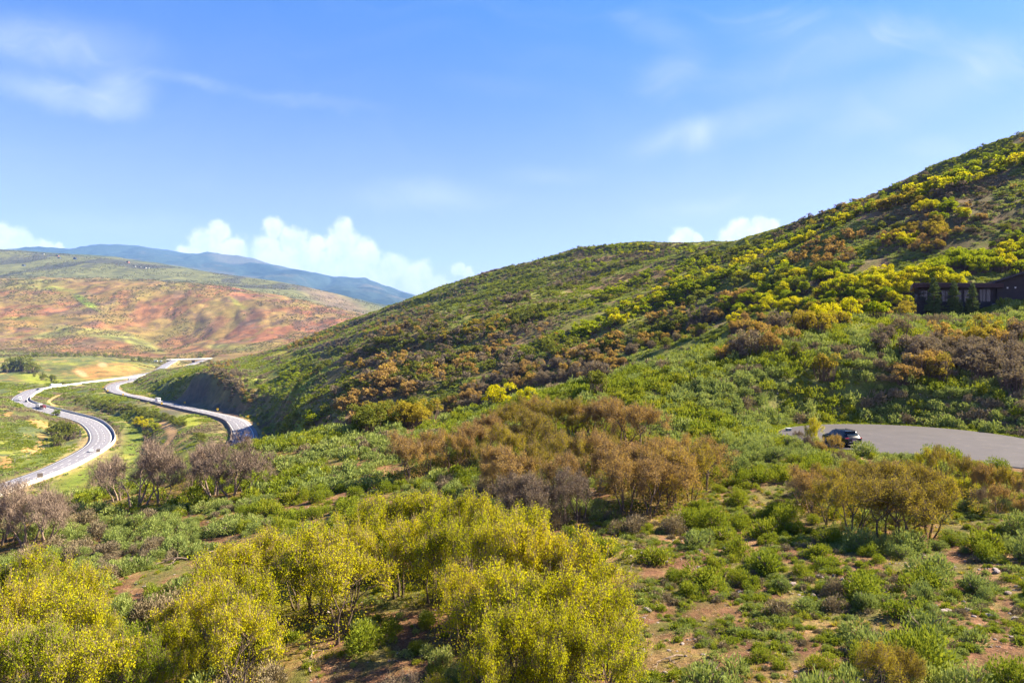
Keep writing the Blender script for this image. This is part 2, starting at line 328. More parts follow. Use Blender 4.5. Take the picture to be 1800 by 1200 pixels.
# ------------------------------------------------------------------ mesh and tagging helpers
def srgb(r, g, b):
    f = lambda c: (c/255/12.92 if c/255 <= 0.04045 else ((c/255+0.055)/1.055)**2.4)
    return (f(r), f(g), f(b))
def mesh_np(name, V, F, mats=(), smooth=False, mi=None):
    """mesh from vertex rows and face rows (F: one array or a list of arrays of equal-sided faces)"""
    me = bpy.data.meshes.new(name)
    Fs = [f for f in (F if isinstance(F, list) else [F]) if len(f)]
    V = np.asarray(V, np.float32)
    me.vertices.add(len(V)); me.vertices.foreach_set('co', V.ravel())
    lv = np.concatenate([np.asarray(f, np.int32).ravel() for f in Fs]) if Fs else np.zeros(0, np.int32)
    ct = np.concatenate([np.full(len(f), f.shape[1], np.int32) for f in Fs]) if Fs else np.zeros(0, np.int32)
    me.loops.add(len(lv)); me.loops.foreach_set('vertex_index', lv)
    me.polygons.add(len(ct)); st = np.concatenate([[0], np.cumsum(ct)[:-1]]).astype(np.int32) if len(ct) else ct
    me.polygons.foreach_set('loop_start', st)
    if mi is not None: me.polygons.foreach_set('material_index', np.asarray(mi, np.int32))
    me.polygons.foreach_set('use_smooth', np.full(len(ct), smooth))
    for m_ in mats: me.materials.append(m_)
    me.update(calc_edges=True); me.validate()
    return me
def link(name, me, parent=None, loc=None, rz=None):
    o = bpy.data.objects.new(name, me); COL.objects.link(o)
    if parent is not None: o.parent = parent
    if loc is not None: o.location = loc
    if rz is not None: o.rotation_euler = (0, 0, rz)
    return o
def tag(o, label=None, cat=None, group=None, kind=None):
    if label: o['label'] = label
    if cat: o['category'] = cat
    if group: o['group'] = group
    if kind: o['kind'] = kind
    return o
def thing(name, label, cat, loc=(0, 0, 0), rz=0.0, group=None):
    o = bpy.data.objects.new(name, None); COL.objects.link(o); o.empty_display_size = 0.3
    o.location = loc; o.rotation_euler = (0, 0, rz)
    return tag(o, label, cat, group)
class MB:
    """collects boxes, tubes, prisms; build() links them as one mesh object"""
    def __init__(s): s.V = []; s.F = {}; s.n = 0
    def add(s, V, F):
        for f in F: s.F.setdefault(len(f), []).append([i+s.n for i in f])
        s.V.extend([tuple(v) for v in V]); s.n += len(V); return s
    def box(s, x0, x1, y0, y1, z0, z1, b=0.0):
        if b <= 0:
            V = [(x, y, z) for z in (z0, z1) for y in (y0, y1) for x in (x0, x1)]
            return s.add(V, [(0, 2, 3, 1), (4, 5, 7, 6), (0, 1, 5, 4), (2, 6, 7, 3), (0, 4, 6, 2), (1, 3, 7, 5)])
        bm = bmesh.new(); bmesh.ops.create_cube(bm, size=1)
        for v in bm.verts: v.co = Vector(((x0+x1)/2+v.co.x*(x1-x0), (y0+y1)/2+v.co.y*(y1-y0), (z0+z1)/2+v.co.z*(z1-z0)))
        bmesh.ops.bevel(bm, geom=bm.edges[:], offset=b, segments=2, affect='EDGES', profile=0.6)
        bm.verts.index_update(); s.add([v.co[:] for v in bm.verts], [[v.index for v in f.verts] for f in bm.faces]); bm.free(); return s
    def tube(s, a, b, r0, r1=None, n=8, caps=True):
        r1 = r0 if r1 is None else r1
        a = Vector(a); b = Vector(b); d = (b-a).normalized(); u = d.orthogonal().normalized(); w = d.cross(u)
        V = []
        for p, r in ((a, r0), (b, r1)):
            for k in range(n):
                t = 2*math.pi*k/n; V.append((p+u*math.cos(t)*r+w*math.sin(t)*r)[:])
        F = [(k, (k+1) % n, n+(k+1) % n, n+k) for k in range(n)]
        if caps: F += [tuple(range(n-1, -1, -1)), tuple(range(n, 2*n))]
        return s.add(V, F)
    def prism(s, poly, y0, y1):
        """poly in (x, z), extruded along y"""
        n = len(poly); V = [(x, y0, z) for x, z in poly]+[(x, y1, z) for x, z in poly]
        F = [(k, (k+1) % n, n+(k+1) % n, n+k) for k in range(n)]+[tuple(range(n-1, -1, -1)), tuple(range(n, 2*n))]
        return s.add(V, F)
    def mesh(s, name, m, smooth=False):
        me = bpy.data.meshes.new(name); F = [f for k in s.F for f in s.F[k]]
        me.from_pydata(s.V, [], F); me.materials.append(m)
        bm = bmesh.new(); bm.from_mesh(me); bmesh.ops.recalc_face_normals(bm, faces=bm.faces[:]); bm.to_mesh(me); bm.free()
        if smooth: me.polygons.foreach_set('use_smooth', [True]*len(me.polygons))
        me.update(); return me
    def build(s, name, m, parent=None, loc=None, rz=None, smooth=False):
        return link(name, s.mesh(name, m, smooth), parent, loc, rz)

# ------------------------------------------------------------------ materials
def mat(name):
    m_ = bpy.data.materials.new(name); m_.use_nodes = True; gg = NG(m_.node_tree); gg.n.clear()
    out = gg.new('ShaderNodeOutputMaterial'); return m_, gg, out
def principled(gg, out, col, rough=0.8, metal=0.0, bump=None, spec=0.3, coat=0.0, bstr=0.5, bdist=0.05):
    b = gg.new('ShaderNodeBsdfPrincipled'); gg.put(b.inputs['Base Color'], col if isinstance(col, bpy.types.NodeSocket) else (*col[:3], 1))
    gg.put(b.inputs['Roughness'], rough); b.inputs['Metallic'].default_value = metal
    b.inputs['Specular IOR Level'].default_value = spec; b.inputs['Coat Weight'].default_value = coat
    if bump is not None:
        bn = gg.new('ShaderNodeBump'); bn.inputs['Strength'].default_value = bstr; bn.inputs['Distance'].default_value = bdist
        gg.put(bn.inputs['Height'], bump); gg.l.new(bn.outputs[0], b.inputs['Normal'])
    gg.l.new(b.outputs[0], out.inputs['Surface']); return b
def plain(name, col, rough=0.7, metal=0.0, var=0.25, scale=6.0, spec=0.3, coat=0.0):
    m_, gg, out = mat(name); o = gg.new('ShaderNodeTexCoord').outputs['Object']
    n = gg.noise(o, scale, 5, 0.6); f = gg.maprange(n, 0.3, 0.7, 1-var, 1+var)
    c = gg.vmath('MULTIPLY', (*col[:3],), gg.comb(f, f, f))
    principled(gg, out, c, gg.maprange(n, 0.3, 0.7, max(0.05, rough-.08), min(1, rough+.08)), metal, spec=spec, coat=coat); return m_
def leaf_mat(name, stops, trans=0.35, dark=0.0):
    m_, gg, out = mat(name)
    oi = gg.new('ShaderNodeObjectInfo').outputs['Random']; ge = gg.new('ShaderNodeNewGeometry'); isl = ge.outputs['Random Per Island']
    pn = gg.noise(ge.outputs['Position'], 0.11, 3, 0.6)
    f = gg.math('ADD', gg.math('MULTIPLY', oi, 0.34), gg.math('MULTIPLY_ADD', isl, 0.42, gg.math('MULTIPLY', gg.math('SUBTRACT', pn, .38), 0.9)), clamp=True)
    c = gg.ramp(f, stops)
    d = gg.new('ShaderNodeBsdfDiffuse'); gg.put(d.inputs[0], c)
    t = gg.new('ShaderNodeBsdfTranslucent'); gg.put(t.inputs[0], gg.mix(0.5, c, gg.vmath('MULTIPLY', c, (1.35, 1.25, 0.5))))
    mx = gg.new('ShaderNodeMixShader'); mx.inputs[0].default_value = trans
    gg.l.new(d.outputs[0], mx.inputs[1]); gg.l.new(t.outputs[0], mx.inputs[2]); gg.l.new(mx.outputs[0], out.inputs['Surface']); return m_

M = {}
M['oak_yellow'] = leaf_mat('oak_yellow_leaves', [(0.0, (0.22, 0.25, 0.010)), (0.3, (0.37, 0.385, 0.011)), (0.7, (0.50, 0.46, 0.012)), (1.0, (0.48, 0.35, 0.02))], 0.45)
M['oak_lime'] = leaf_mat('oak_lime_leaves', [(0.0, (0.12, 0.18, 0.010)), (0.5, (0.235, 0.29, 0.012)), (1.0, (0.37, 0.37, 0.018))], 0.5)
M['oak_bronze'] = leaf_mat('oak_bronze_leaves', [(0.0, (0.22, 0.15, 0.07)), (0.35, (0.33, 0.22, 0.085)), (0.7, (0.40, 0.275, 0.065)), (1.0, (0.42, 0.35, 0.038))], 0.35)
M['oak_amber'] = leaf_mat('oak_amber_leaves', [(0.0, (0.19, 0.155, 0.045)), (0.4, (0.28, 0.225, 0.035)), (1.0, (0.38, 0.325, 0.024))], 0.4)
M['oak_brown'] = leaf_mat('oak_brown_buds', [(0.0, (0.14, 0.115, 0.09)), (0.5, (0.205, 0.165, 0.12)), (1.0, (0.27, 0.22, 0.10))], 0.25)
M['oak_green'] = leaf_mat('oak_green_leaves', [(0.0, (0.10, 0.12, 0.025)), (0.5, (0.15, 0.17, 0.028)), (1.0, (0.23, 0.24, 0.03))], 0.35)
M['willow'] = leaf_mat('willow_leaves', [(0.0, (0.035, 0.075, 0.014)), (0.6, (0.06, 0.12, 0.016)), (1.0, (0.12, 0.17, 0.02))], 0.35)
M['sage'] = leaf_mat('sage_leaves', [(0.0, (0.13, 0.17, 0.052)), (0.35, (0.195, 0.245, 0.072)), (0.7, (0.265, 0.315, 0.082)), (1.0, (0.37, 0.36, 0.145))], 0.28)
M['brush'] = leaf_mat('bitterbrush_leaves', [(0.0, (0.12, 0.16, 0.02)), (0.5, (0.19, 0.235, 0.024)), (1.0, (0.31, 0.30, 0.03))], 0.34)
M['grey'] = leaf_mat('dry_brush_twigs', [(0.0, (0.16, 0.13, 0.09)), (0.5, (0.22, 0.18, 0.11)), (1.0, (0.30, 0.24, 0.13))], 0.15)
M['grass'] = leaf_mat('grass_blades', [(0.0, (0.14, 0.20, 0.02)), (0.4, (0.24, 0.25, 0.03)), (0.75, (0.35, 0.27, 0.05)), (1.0, (0.42, 0.26, 0.09))], 0.35)
M['spruce'] = leaf_mat('spruce_needles', [(0.0, (0.05, 0.08, 0.03)), (0.5, (0.09, 0.13, 0.045)), (1.0, (0.15, 0.18, 0.07))], 0.25)
def bark(name, c):
    m_, gg, out = mat(name); o = gg.new('ShaderNodeTexCoord').outputs['Object']
    mpn = gg.new('ShaderNodeMapping'); gg.put(mpn.inputs['Vector'], o); mpn.inputs['Scale'].default_value = (40, 40, 8)
    n = gg.noise(mpn.outputs[0], 1.0, 4, 0.6); ri = gg.new('ShaderNodeObjectInfo').outputs['Random']
    col = gg.ramp(gg.math('ADD', gg.math('MULTIPLY', n, .7), gg.math('MULTIPLY', ri, .3)), [(0.2, tuple(v*.55 for v in c)), (0.8, tuple(v*1.35 for v in c))])
    principled(gg, out, col, 0.9, bump=n, bstr=.4, bdist=.02, spec=.1); return m_
M['bark'] = bark('oak_bark', (0.13, 0.095, 0.07))
M['bark_grey'] = bark('dead_oak_bark', (0.23, 0.17, 0.125))
M['bark_twig'] = bark('oak_twigs', (0.19, 0.135, 0.095))

def ground_mat():
    m_, gg, out = mat('hillside_ground')
    at_ = gg.new('ShaderNodeAttribute', attribute_name='cover'); pos = gg.new('ShaderNodeNewGeometry').outputs['Position']
    n1 = gg.noise(pos, 3.2, 6, 0.66); n2 = gg.noise(pos, 0.23, 5, 0.6); n3 = gg.noise(pos, 0.02, 6, 0.62); n4 = gg.noise(pos, 14.0, 3, 0.6)
    f = gg.math('MULTIPLY', gg.maprange(n1, .3, .7, .62, 1.38), gg.math('MULTIPLY', gg.maprange(n2, .3, .7, .7, 1.3), gg.maprange(n3, .3, .7, .62, 1.38)))
    f = gg.math('MULTIPLY', f, gg.maprange(n4, .3, .7, .55, 1.45))
    c = gg.vmath('MULTIPLY', at_.outputs['Color'], gg.comb(f, f, f))
    hue = gg.mix(gg.maprange(gg.noise(pos, 1.1, 5, .65), .42, .62), c, gg.vmath('MULTIPLY', c, (0.82, 1.02, 0.72)))
    vo = gg.new('ShaderNodeTexVoronoi'); gg.put(vo.inputs['Vector'], pos); vo.inputs['Scale'].default_value = 7.5
    sp_ = gg.new('ShaderNodeSeparateColor'); gg.put(sp_.inputs[0], vo.outputs['Color'])
    pebble = gg.math('MULTIPLY', gg.maprange(vo.outputs['Distance'], .22, .34, 1, 0), gg.math('GREATER_THAN', sp_.outputs[0], .80))
    hue = gg.mix(gg.math('MULTIPLY', pebble, .6), hue, gg.mix(sp_.outputs[1], (0.13, 0.09, 0.075, 1), (0.34, 0.28, 0.24, 1)))
    hsum = gg.math('MULTIPLY_ADD', n1, .7, gg.math('MULTIPLY', n4, .3))
    principled(gg, out, hue, 0.95, bump=hsum, bstr=1.0, bdist=0.16, spec=0.1)
    return m_
M['ground'] = ground_mat()

# ------------------------------------------------------------------ what covers the ground (soil, grass, rock), painted where it lies
PYG = 600-1200*SG
def mixc(A, c, w): return A*(1-w[..., None])+np.array(c)[None, None, :]*w[..., None]
def blob(cx, cy, rx, ry, ang=0.0, soft=0.6, X=None, Y=None):
    X = PXX if X is None else X; Y = PYG if Y is None else Y
    a = R(-ang); dx_ = X-cx; dy_ = Y-cy
    ex = (dx_*math.cos(a)+dy_*math.sin(a))/rx; ey = (-dx_*math.sin(a)+dy_*math.cos(a))/ry
    return 1-sstep(1-soft, 1+soft*.5, np.hypot(ex, ey))
nA = fbm(XX, YY, 5.5, 5, 21, .6); nB = fbm(XX, YY, 1.6, 4, 22, .6); nC = fbm(XX, YY, 34, 4, 23)
C = np.zeros(ZG.shape+(3,)); C[:] = (0.165, 0.082, 0.046)
C = mixc(C, (0.24, 0.13, 0.07), sstep(.52, .66, nB))
C = mixc(C, (0.19, 0.125, 0.05), sstep(.50, .60, nA)*.8)
C = mixc(C, (0.115, 0.115, 0.03), sstep(.50, .60, fbm(XX, YY, 4.2, 5, 24, .6))*.7)
# the left part of the spur is ochre with yellow grass, the upper slope below the house grassy
C = mixc(C, (0.235, 0.15, 0.045), (1-sstep(350, 620, PXX))*sstep(.45, .6, nA)*.7*near)
up = sstep(700, 780, 1500-PYG)*0
gs = near*sstep(1000, 1250, PXX)*(1-sstep(690, 800, PYG))
C = mixc(C, (0.11, 0.125, 0.03), np.clip(gs, 0, 1)*.85)
C = mixc(C, (0.22, 0.25, 0.03), near*(1-sstep(0.5, 2.8, np.abs(CD-1.0)))*(PYG < 800)*(CD > 0))
# hills on the right
hl = sstep(140, 175, YY)*(1-sstep(1000, 1150, YY))
HC = np.zeros_like(C); HC[:] = (0.13, 0.10, 0.045)
HC = mixc(HC, (0.165, 0.16, 0.035), sstep(.45, .6, nC)); HC = mixc(HC, (0.17, 0.105, 0.06), sstep(.56, .68, fbm(XX, YY, 16, 4, 26)))
C = C*(1-hl[..., None])+HC*hl[..., None]
C = mixc(C, (0.26, 0.12, 0.075), np.clip(blob(1690, 470, 70, 9, 8)+blob(1500, 465, 14, 6)+blob(1640, 455, 120, 8, 8)*.5, 0, 1)*(YY > 150)*(YY < 400))
C = mixc(C, (0.25, 0.21, 0.035), blob(497, 622, 26, 8)*(YY > 500))
C = mixc(C, (0.13, 0.20, 0.02), np.clip(blob(515, 672, 34, 30, 30)+blob(500, 755, 50, 16, 10)+blob(545, 650, 40, 12, 10)*.6, 0, 1)*(YY > 200)*.8)
# valley floor
vf = sstep(150, 260, YY)*(1-sstep(1550, 1750, YY))*(1-sstep(330, 420, PXX))
VC = np.zeros_like(C); VC[:] = (0.11, 0.108, 0.036)
VC = mixc(VC, (0.17, 0.165, 0.028), sstep(.47, .62, nC)*.8); VC = mixc(VC, (0.07, 0.082, 0.035), sstep(.50, .60, fbm(XX, YY, 20, 4, 27)))
VC = mixc(VC, (0.27, 0.165, 0.06), sstep(.62, .70, fbm(XX, YY, 13, 4, 28))*.7); VC *= (0.72+.56*fbm(XX, YY, 6, 3, 44))[..., None]
C = C*(1-vf[..., None])+VC*vf[..., None]
vv = (YY > 200)
C = mixc(C, (0.17, 0.165, 0.024), np.clip(blob(160, 850, 110, 42, 25), 0, 1)*vv*(YY < 520)*.85)
C = mixc(C, (0.115, 0.145, 0.02), np.clip(blob(235, 775, 22, 34, 0)+blob(160, 830, 70, 12, 28)+blob(70, 815, 70, 16, 22)+blob(15, 845, 40, 14, 20)+blob(70, 707, 30, 10)*.7, 0, 1)*vv*.8)
C = mixc(C, (0.24, 0.25, 0.025), np.clip(blob(335, 742, 30, 12, -30)+blob(75, 668, 50, 9, -10), 0, 1)*vv*.8)
# orange cuttings
och = (0.33, 0.16, 0.055)
oc = np.clip(blob(195, 650, 62, 13, 4)+blob(150, 657, 24, 9, -20)*.9, 0, 1)*(YY > 900)*(YY < 1300)*sstep(.36, .50, fbm(XX, YY, 20, 4, 29)+.06)
C = mixc(C, och, oc)
C = mixc(C, (0.50, 0.28, 0.15), np.clip(blob(143, 656, 12, 5, -25)+blob(180, 641, 9, 4), 0, 1)*(YY > 900)*(YY < 1300))
oc2 = np.clip(blob(62, 742, 22, 6, -5)+blob(72, 778, 14, 16, 0)+blob(45, 790, 8, 6)+blob(58, 794, 8, 7)+blob(10, 815, 16, 9, 20)+blob(20, 822, 12, 4, 15)+blob(8, 728, 18, 6)+blob(75, 748, 14, 4), 0, 1)*(YY > 350)*(YY < 700)
C = mixc(C, (0.36, 0.185, 0.075), oc2*sstep(.40, .50, fbm(XX, YY, 7, 4, 30, .6)))
# shoulders of the highways
C = mixc(C, (0.37, 0.235, 0.13), np.where(ROADD < 40, np.exp(-np.maximum(ROADD-0.5, 0)**2/30.0), 0)*(0.55+.5*(nB-.5)))
# trails
TRD = np.full(ZG.shape, 1e3)
def trail(pts, wd, col):
    global C
    W = np.array([hit(*p)[:2] for p in pts]); Lw = smooth_line([(a, b, 0) for a, b in W], 3.0)
    s2 = (np.abs(YY-Lw[:, 1].mean()) < np.ptp(Lw[:, 1])/2+20) & (np.abs(XX-Lw[:, 0].mean()) < np.ptp(Lw[:, 0])/2+20)
    i2 = np.where(s2); D = np.full(len(i2[0]), 1e9)
    for q in Lw: D = np.minimum(D, np.hypot(XX[i2]-q[0], YY[i2]-q[1]))
    TRD[i2] = np.minimum(TRD[i2], D-wd)
    w_ = 1-sstep(wd*.7, wd*1.3, D); C[i2] = C[i2]*(1-w_[:, None])+np.array(col)*w_[:, None]
trail([(281, 744), (297, 752), (303, 763), (298, 776), (288, 787), (278, 800), (270, 815), (262, 830)], 2.8, (0.42, 0.24, 0.12))
trail([(120, 690), (98, 698), (85, 706), (92, 712), (112, 716)], 2.4, (0.40, 0.25, 0.12))
# the cut face above the eastern carriageway: bare rock, its colour darkened to stand for shadow
cut = np.clip(blob(330, 695, 62, 34, 28)+blob(395, 730, 40, 22, -35)*.7+blob(280, 695, 40, 16, 20)*.5, 0, 1)*(YY > 330)*(YY < 640)*(ROADD > 1)
C = mixc(C, (0.095, 0.072, 0.066), cut*.9); C = mixc(C, (0.14, 0.075, 0.055), blob(405, 735, 30, 16, -30)*(YY > 330)*(YY < 640)*.6)
# the far slopes: red earth, tan grass, grey brush
rd = sstep(1580, 1760, YY)*(1-sstep(3300, 3700, YY))
RC = np.zeros_like(C); RC[:] = (0.30, 0.135, 0.06)
t1 = fbm(XX*1.0, YY*.5, 130, 5, 31, .58); t2 = fbm(XX, YY*.5, 300, 4, 32); t3 = fbm(XX, YY*.5, 42, 4, 33)
RC = mixc(RC, (0.36, 0.135, 0.07), sstep(.47, .6, t2)*.85)
RC = mixc(RC, (0.32, 0.215, 0.07), np.clip(sstep(.52, .64, t1)*.8+sstep(2500, 2950, YY)*.5*(PXX < 330), 0, 1))
RC = mixc(RC, (0.26, 0.22, 0.06), sstep(.57, .68, fbm(XX, YY*.5, 90, 4, 34))*.5)
RC = mixc(RC, (0.17, 0.10, 0.075), sstep(.53, .63, t3)*sstep(.42, .56, t2)*.75)
RC = mixc(RC, (0.25, 0.25, 0.07), np.clip(blob(170, 586, 110, 9, -8)+blob(100, 588, 60, 7, 6)+blob(60, 500, 60, 12, 0)+blob(240, 600, 60, 10, -22)+blob(410, 610, 60, 7, -2), 0, 1)*.85)
RC = mixc(RC, (0.20, 0.26, 0.02), np.clip(blob(150, 530, 32, 7, -32)+blob(100, 508, 34, 5, -6)*.6+blob(35, 560, 34, 4, 0)*.7+blob(420, 535, 26, 5, -35)*.6, 0, 1)*.9)
RC = mixc(RC, (0.13, 0.085, 0.07), np.clip(blob(140, 600, 50, 12, -4)*.7+blob(255, 585, 26, 10, -25)*.7+blob(375, 575, 40, 22, -45)*.45+blob(440, 560, 24, 26, -45)*.4, 0, 1)*sstep(.40, .55, t3))
t4 = fbm(XX, YY*.6, 22, 3, 40, .6); t5 = fbm(XX, YY*.45, 75, 4, 41, .6)
RC = mixc(RC, (0.13, 0.075, 0.05), sstep(.53, .64, t4)*.65); RC = mixc(RC, (0.24, 0.17, 0.045), sstep(.54, .62, t5)*.6); RC *= (0.30+.62*fbm(XX, YY*.6, 30, 3, 42))[..., None]
C = C*(1-rd[..., None])+RC*rd[..., None]
md = sstep(3300, 3600, YY)*(1-sstep(6500, 8500, YY))
MC = np.zeros_like(C); MC[:] = (0.135, 0.125, 0.05)
s1 = fbm(XX, YY*.35, 210, 5, 35, .6)
MC = mixc(MC, (0.062, 0.055, 0.05), sstep(.48, .56, s1)*.85); MC = mixc(MC, (0.055, 0.07, 0.032), sstep(4300, 4900, YY)*sstep(.40, .55, fbm(XX, YY*.4, 260, 4, 36))*.7)
MC = mixc(MC, (0.19, 0.12, 0.08), blob(590, 530, 70, 16, -22)*.8)
MC *= (0.5+.62*fbm(XX, YY*.4, 70, 4, 43, .6))[..., None]
C = C*(1-md[..., None])+MC*md[..., None]
far = sstep(7000, 8500, YY)
FC = np.zeros_like(C); FC[:] = (0.026, 0.042, 0.040)
s2_ = fbm(XX, YY*.6, 1300, 6, 37, .6)
FC = mixc(FC, (0.07, 0.065, 0.055), sstep(.5, .6, s2_)*.9); FC = mixc(FC, (0.012, 0.024, 0.022), sstep(.51, .57, fbm(XX, YY*.5, 1100, 6, 38, .62))*.95)
C = C*(1-far[..., None])+FC*far[..., None]
C *= (0.86+0.28*fbm(XX, YY, 9, 3, 39))[..., None]

def sheet(name, r0, r1, label):
    n = r1-r0
    V = np.stack([XX[r0:r1], YY[r0:r1], ZG[r0:r1]], -1).reshape(-1, 3)
    a = np.arange(n*NU).reshape(n, NU)
    F = np.stack([a[:-1, :-1], a[:-1, 1:], a[1:, 1:], a[1:, :-1]], -1).reshape(-1, 4)
    me = mesh_np(name, V, F, [M['ground']], smooth=True)
    ca = me.color_attributes.new('cover', 'FLOAT_COLOR', 'POINT')
    ca.data.foreach_set('color', np.concatenate([C[r0:r1].reshape(-1, 3), np.ones((n*NU, 1))], 1).astype(np.float32).ravel())
    return tag(link(name, me), label, kind='structure')
ra = int(np.searchsorted(YG, 1680)); rb = int(np.searchsorted(YG, 3400)); rc = int(np.searchsorted(YG, 7900))
sheet('ground', 0, ra+1, 'green and brown hillsides and valley floor of the canyon')
sheet('red_hills', ra, rb+1, 'red earth hills across the valley')
sheet('grassy_hills', rb, rc+1, 'olive upland behind the red hills')
sheet('far_mountains', rc, NR, 'blue mountain ridge on the horizon')

# ------------------------------------------------------------------ roads
def asphalt(name, base, cracks=False, tracks=False):
    m_, gg, out = mat(name); pos = gg.new('ShaderNodeNewGeometry').outputs['Position']
    n = gg.noise(pos, .35, 6, .62); n2 = gg.noise(pos, 9, 4, .6)
    f = gg.math('MULTIPLY', gg.maprange(n, .3, .7, .86, 1.14), gg.maprange(n2, .3, .7, .9, 1.1))
    c = gg.vmath('MULTIPLY', base, gg.comb(f, f, f))
    if cracks:
        wv = gg.noise(pos, .5, 4, .6, out='Color'); sc = gg.new('ShaderNodeVectorMath', operation='SCALE'); gg.put(sc.inputs[0], wv); sc.inputs['Scale'].default_value = 3.0
        vo = gg.new('ShaderNodeTexVoronoi', feature='DISTANCE_TO_EDGE'); gg.put(vo.inputs['Vector'], gg.vmath('ADD', pos, sc.outputs[0])); vo.inputs['Scale'].default_value = 0.16
        ln = gg.math('MULTIPLY', gg.maprange(vo.outputs['Distance'], 0.0, 0.03, 1, 0), gg.maprange(gg.noise(pos, .12, 2), .38, .52))
        c = gg.mix(gg.math('MULTIPLY', ln, .75), c, (0.05, 0.045, 0.055, 1))
        c = gg.mix(gg.maprange(gg.noise(pos, 0.9, 4, .7), .58, .72, 0, .3), c, (0.17, 0.14, 0.11, 1))
    if tracks:
        uv = gg.new('ShaderNodeUVMap').outputs[0]; sp = gg.new('ShaderNodeSeparateXYZ'); gg.put(sp.inputs[0], uv)
        w = gg.math('SINE', gg.math('MULTIPLY', sp.outputs[0], 2*math.pi*6)); st = gg.maprange(w, -1, 1, .88, 1.08)
        c = gg.vmath('MULTIPLY', c, gg.comb(st, st, st))
    principled(gg, out, c, 0.85, bump=n2, bstr=.25, bdist=.01, spec=.25); return m_
M['highway'] = asphalt('highway_asphalt', (0.185, 0.18, 0.20), tracks=True)
M['street'] = asphalt('street_asphalt', (0.060, 0.054, 0.058), cracks=True)
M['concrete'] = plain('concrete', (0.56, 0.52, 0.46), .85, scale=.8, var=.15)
M['concrete_dark'] = plain('shade_dark_concrete', (0.13, 0.10, 0.085), .9, scale=.8, var=.2)  # dark tone puts the creek barrier's shade into the colour
M['paint'] = plain('white_paint', (0.75, 0.74, 0.70), .7, scale=2.0, var=.1)
def strip(L, offs, dz=0.0, z_off=None):
    """vertex rows across a road at the given side offsets (+ is left of its direction)"""
    T = np.gradient(L, axis=0); T[:, 2] = 0; T /= np.linalg.norm(T, axis=1)[:, None]; N_ = np.stack([-T[:, 1], T[:, 0], np.zeros(len(T))], 1)
    rows = [L+N_*o+np.array([0, 0, dz+(z_off[k] if z_off is not None else 0)]) for k, o in enumerate(offs)]
    return np.stack(rows, 1)
def grid_mesh(name, rows, m_, smooth=True, uv=False):
    n, k = rows.shape[:2]; a = np.arange(n*k).reshape(n, k)
    F = np.stack([a[:-1, 1:], a[:-1, :-1], a[1:, :-1], a[1:, 1:]], -1).reshape(-1, 4)
    me = mesh_np(name, rows.reshape(-1, 3), F, [m_], smooth=smooth)
    if uv:
        ul = me.uv_layers.new(name='UVMap'); idx = np.empty(len(me.loops), np.int32); me.loops.foreach_get('vertex_index', idx)
        ul.data.foreach_set('uv', np.stack([(idx % k)/(k-1), (idx//k)*.1], 1).astype(np.float32).ravel())
    return me
def ribbon_marks(name, L, specs, parent=None):
    V = []; F = []
    for off, wdt, dash, gap in specs:
        rows = strip(L, [off+wdt/2, off-wdt/2], 0.02); s = np.concatenate([[0], np.cumsum(np.linalg.norm(np.diff(L, axis=0), axis=1))])
        for i in range(len(L)-1):
            if dash and (s[i] % (dash+gap)) > dash: continue
            b = len(V); V += [rows[i, 0], rows[i, 1], rows[i+1, 1], rows[i+1, 0]]; F.append((b+1, b, b+3, b+2)[::-1])
    me = mesh_np(name, np.array(V), np.array(F), [M['paint']]); return link(name, me)
def highway(L, hw, label, marks):
    offs = np.linspace(hw, -hw, 9)
    zo = [-.45]+[0.0]*7+[-.45]; offs[1] = hw-.1; offs[-2] = -hw+.1
    o = link('highway', grid_mesh('highway', strip(L, offs, 0, zo), M['highway'], uv=True)); tag(o, label, kind='structure')
    tag(ribbon_marks('road_markings', L, marks), 'white edge and lane lines on the '+label, kind='structure')
highway(LW, HW, 'lower grey carriageway curving along the valley', [(HW-1.4, .28, 0, 0), (-HW+2.2, .28, 0, 0), (1.9, .2, 4, 8), (-1.9, .2, 4, 8)])
highway(LE, HE, 'upper grey carriageway curving below the cut slope', [(HE-1.4, .28, 0, 0), (-HE+2.6, .28, 0, 0), (1.6, .2, 4, 8), (-2.0, .2, 4, 8)])
def barrier(L, off, label, i0, i1, h=1.15, mname='concrete'):
    q = L[i0:i1]; rows = strip(q, [off+.42, off+.40, off+.16, off+.12, off-.12, off-.16, off-.40, off-.42], 0, [-.6, .10, .40, h, h, .40, .10, -.6])
    return tag(link('concrete_barrier', grid_mesh('concrete_barrier', rows, M[mname], smooth=False)), label, 'barrier')
iW = [int(np.argmin(np.hypot(LW[:, 0]-p[0], LW[:, 1]-p[1]))) for p in [ROAD_W[2][:2], ROAD_W[-3][:2]]]
iE = [int(np.argmin(np.hypot(LE[:, 0]-p[0], LE[:, 1]-p[1]))) for p in [(-112, 260), (-500, 950)]]
barrier(LW, -HW-.2, 'pale concrete barrier along the outer edge of the lower carriageway', iW[0]-18, iW[1], 1.7)
barrier(LE, HE+.2, 'shaded concrete barrier along the creek edge of the upper carriageway', iE[0], iE[1], 1.5, 'concrete_dark')
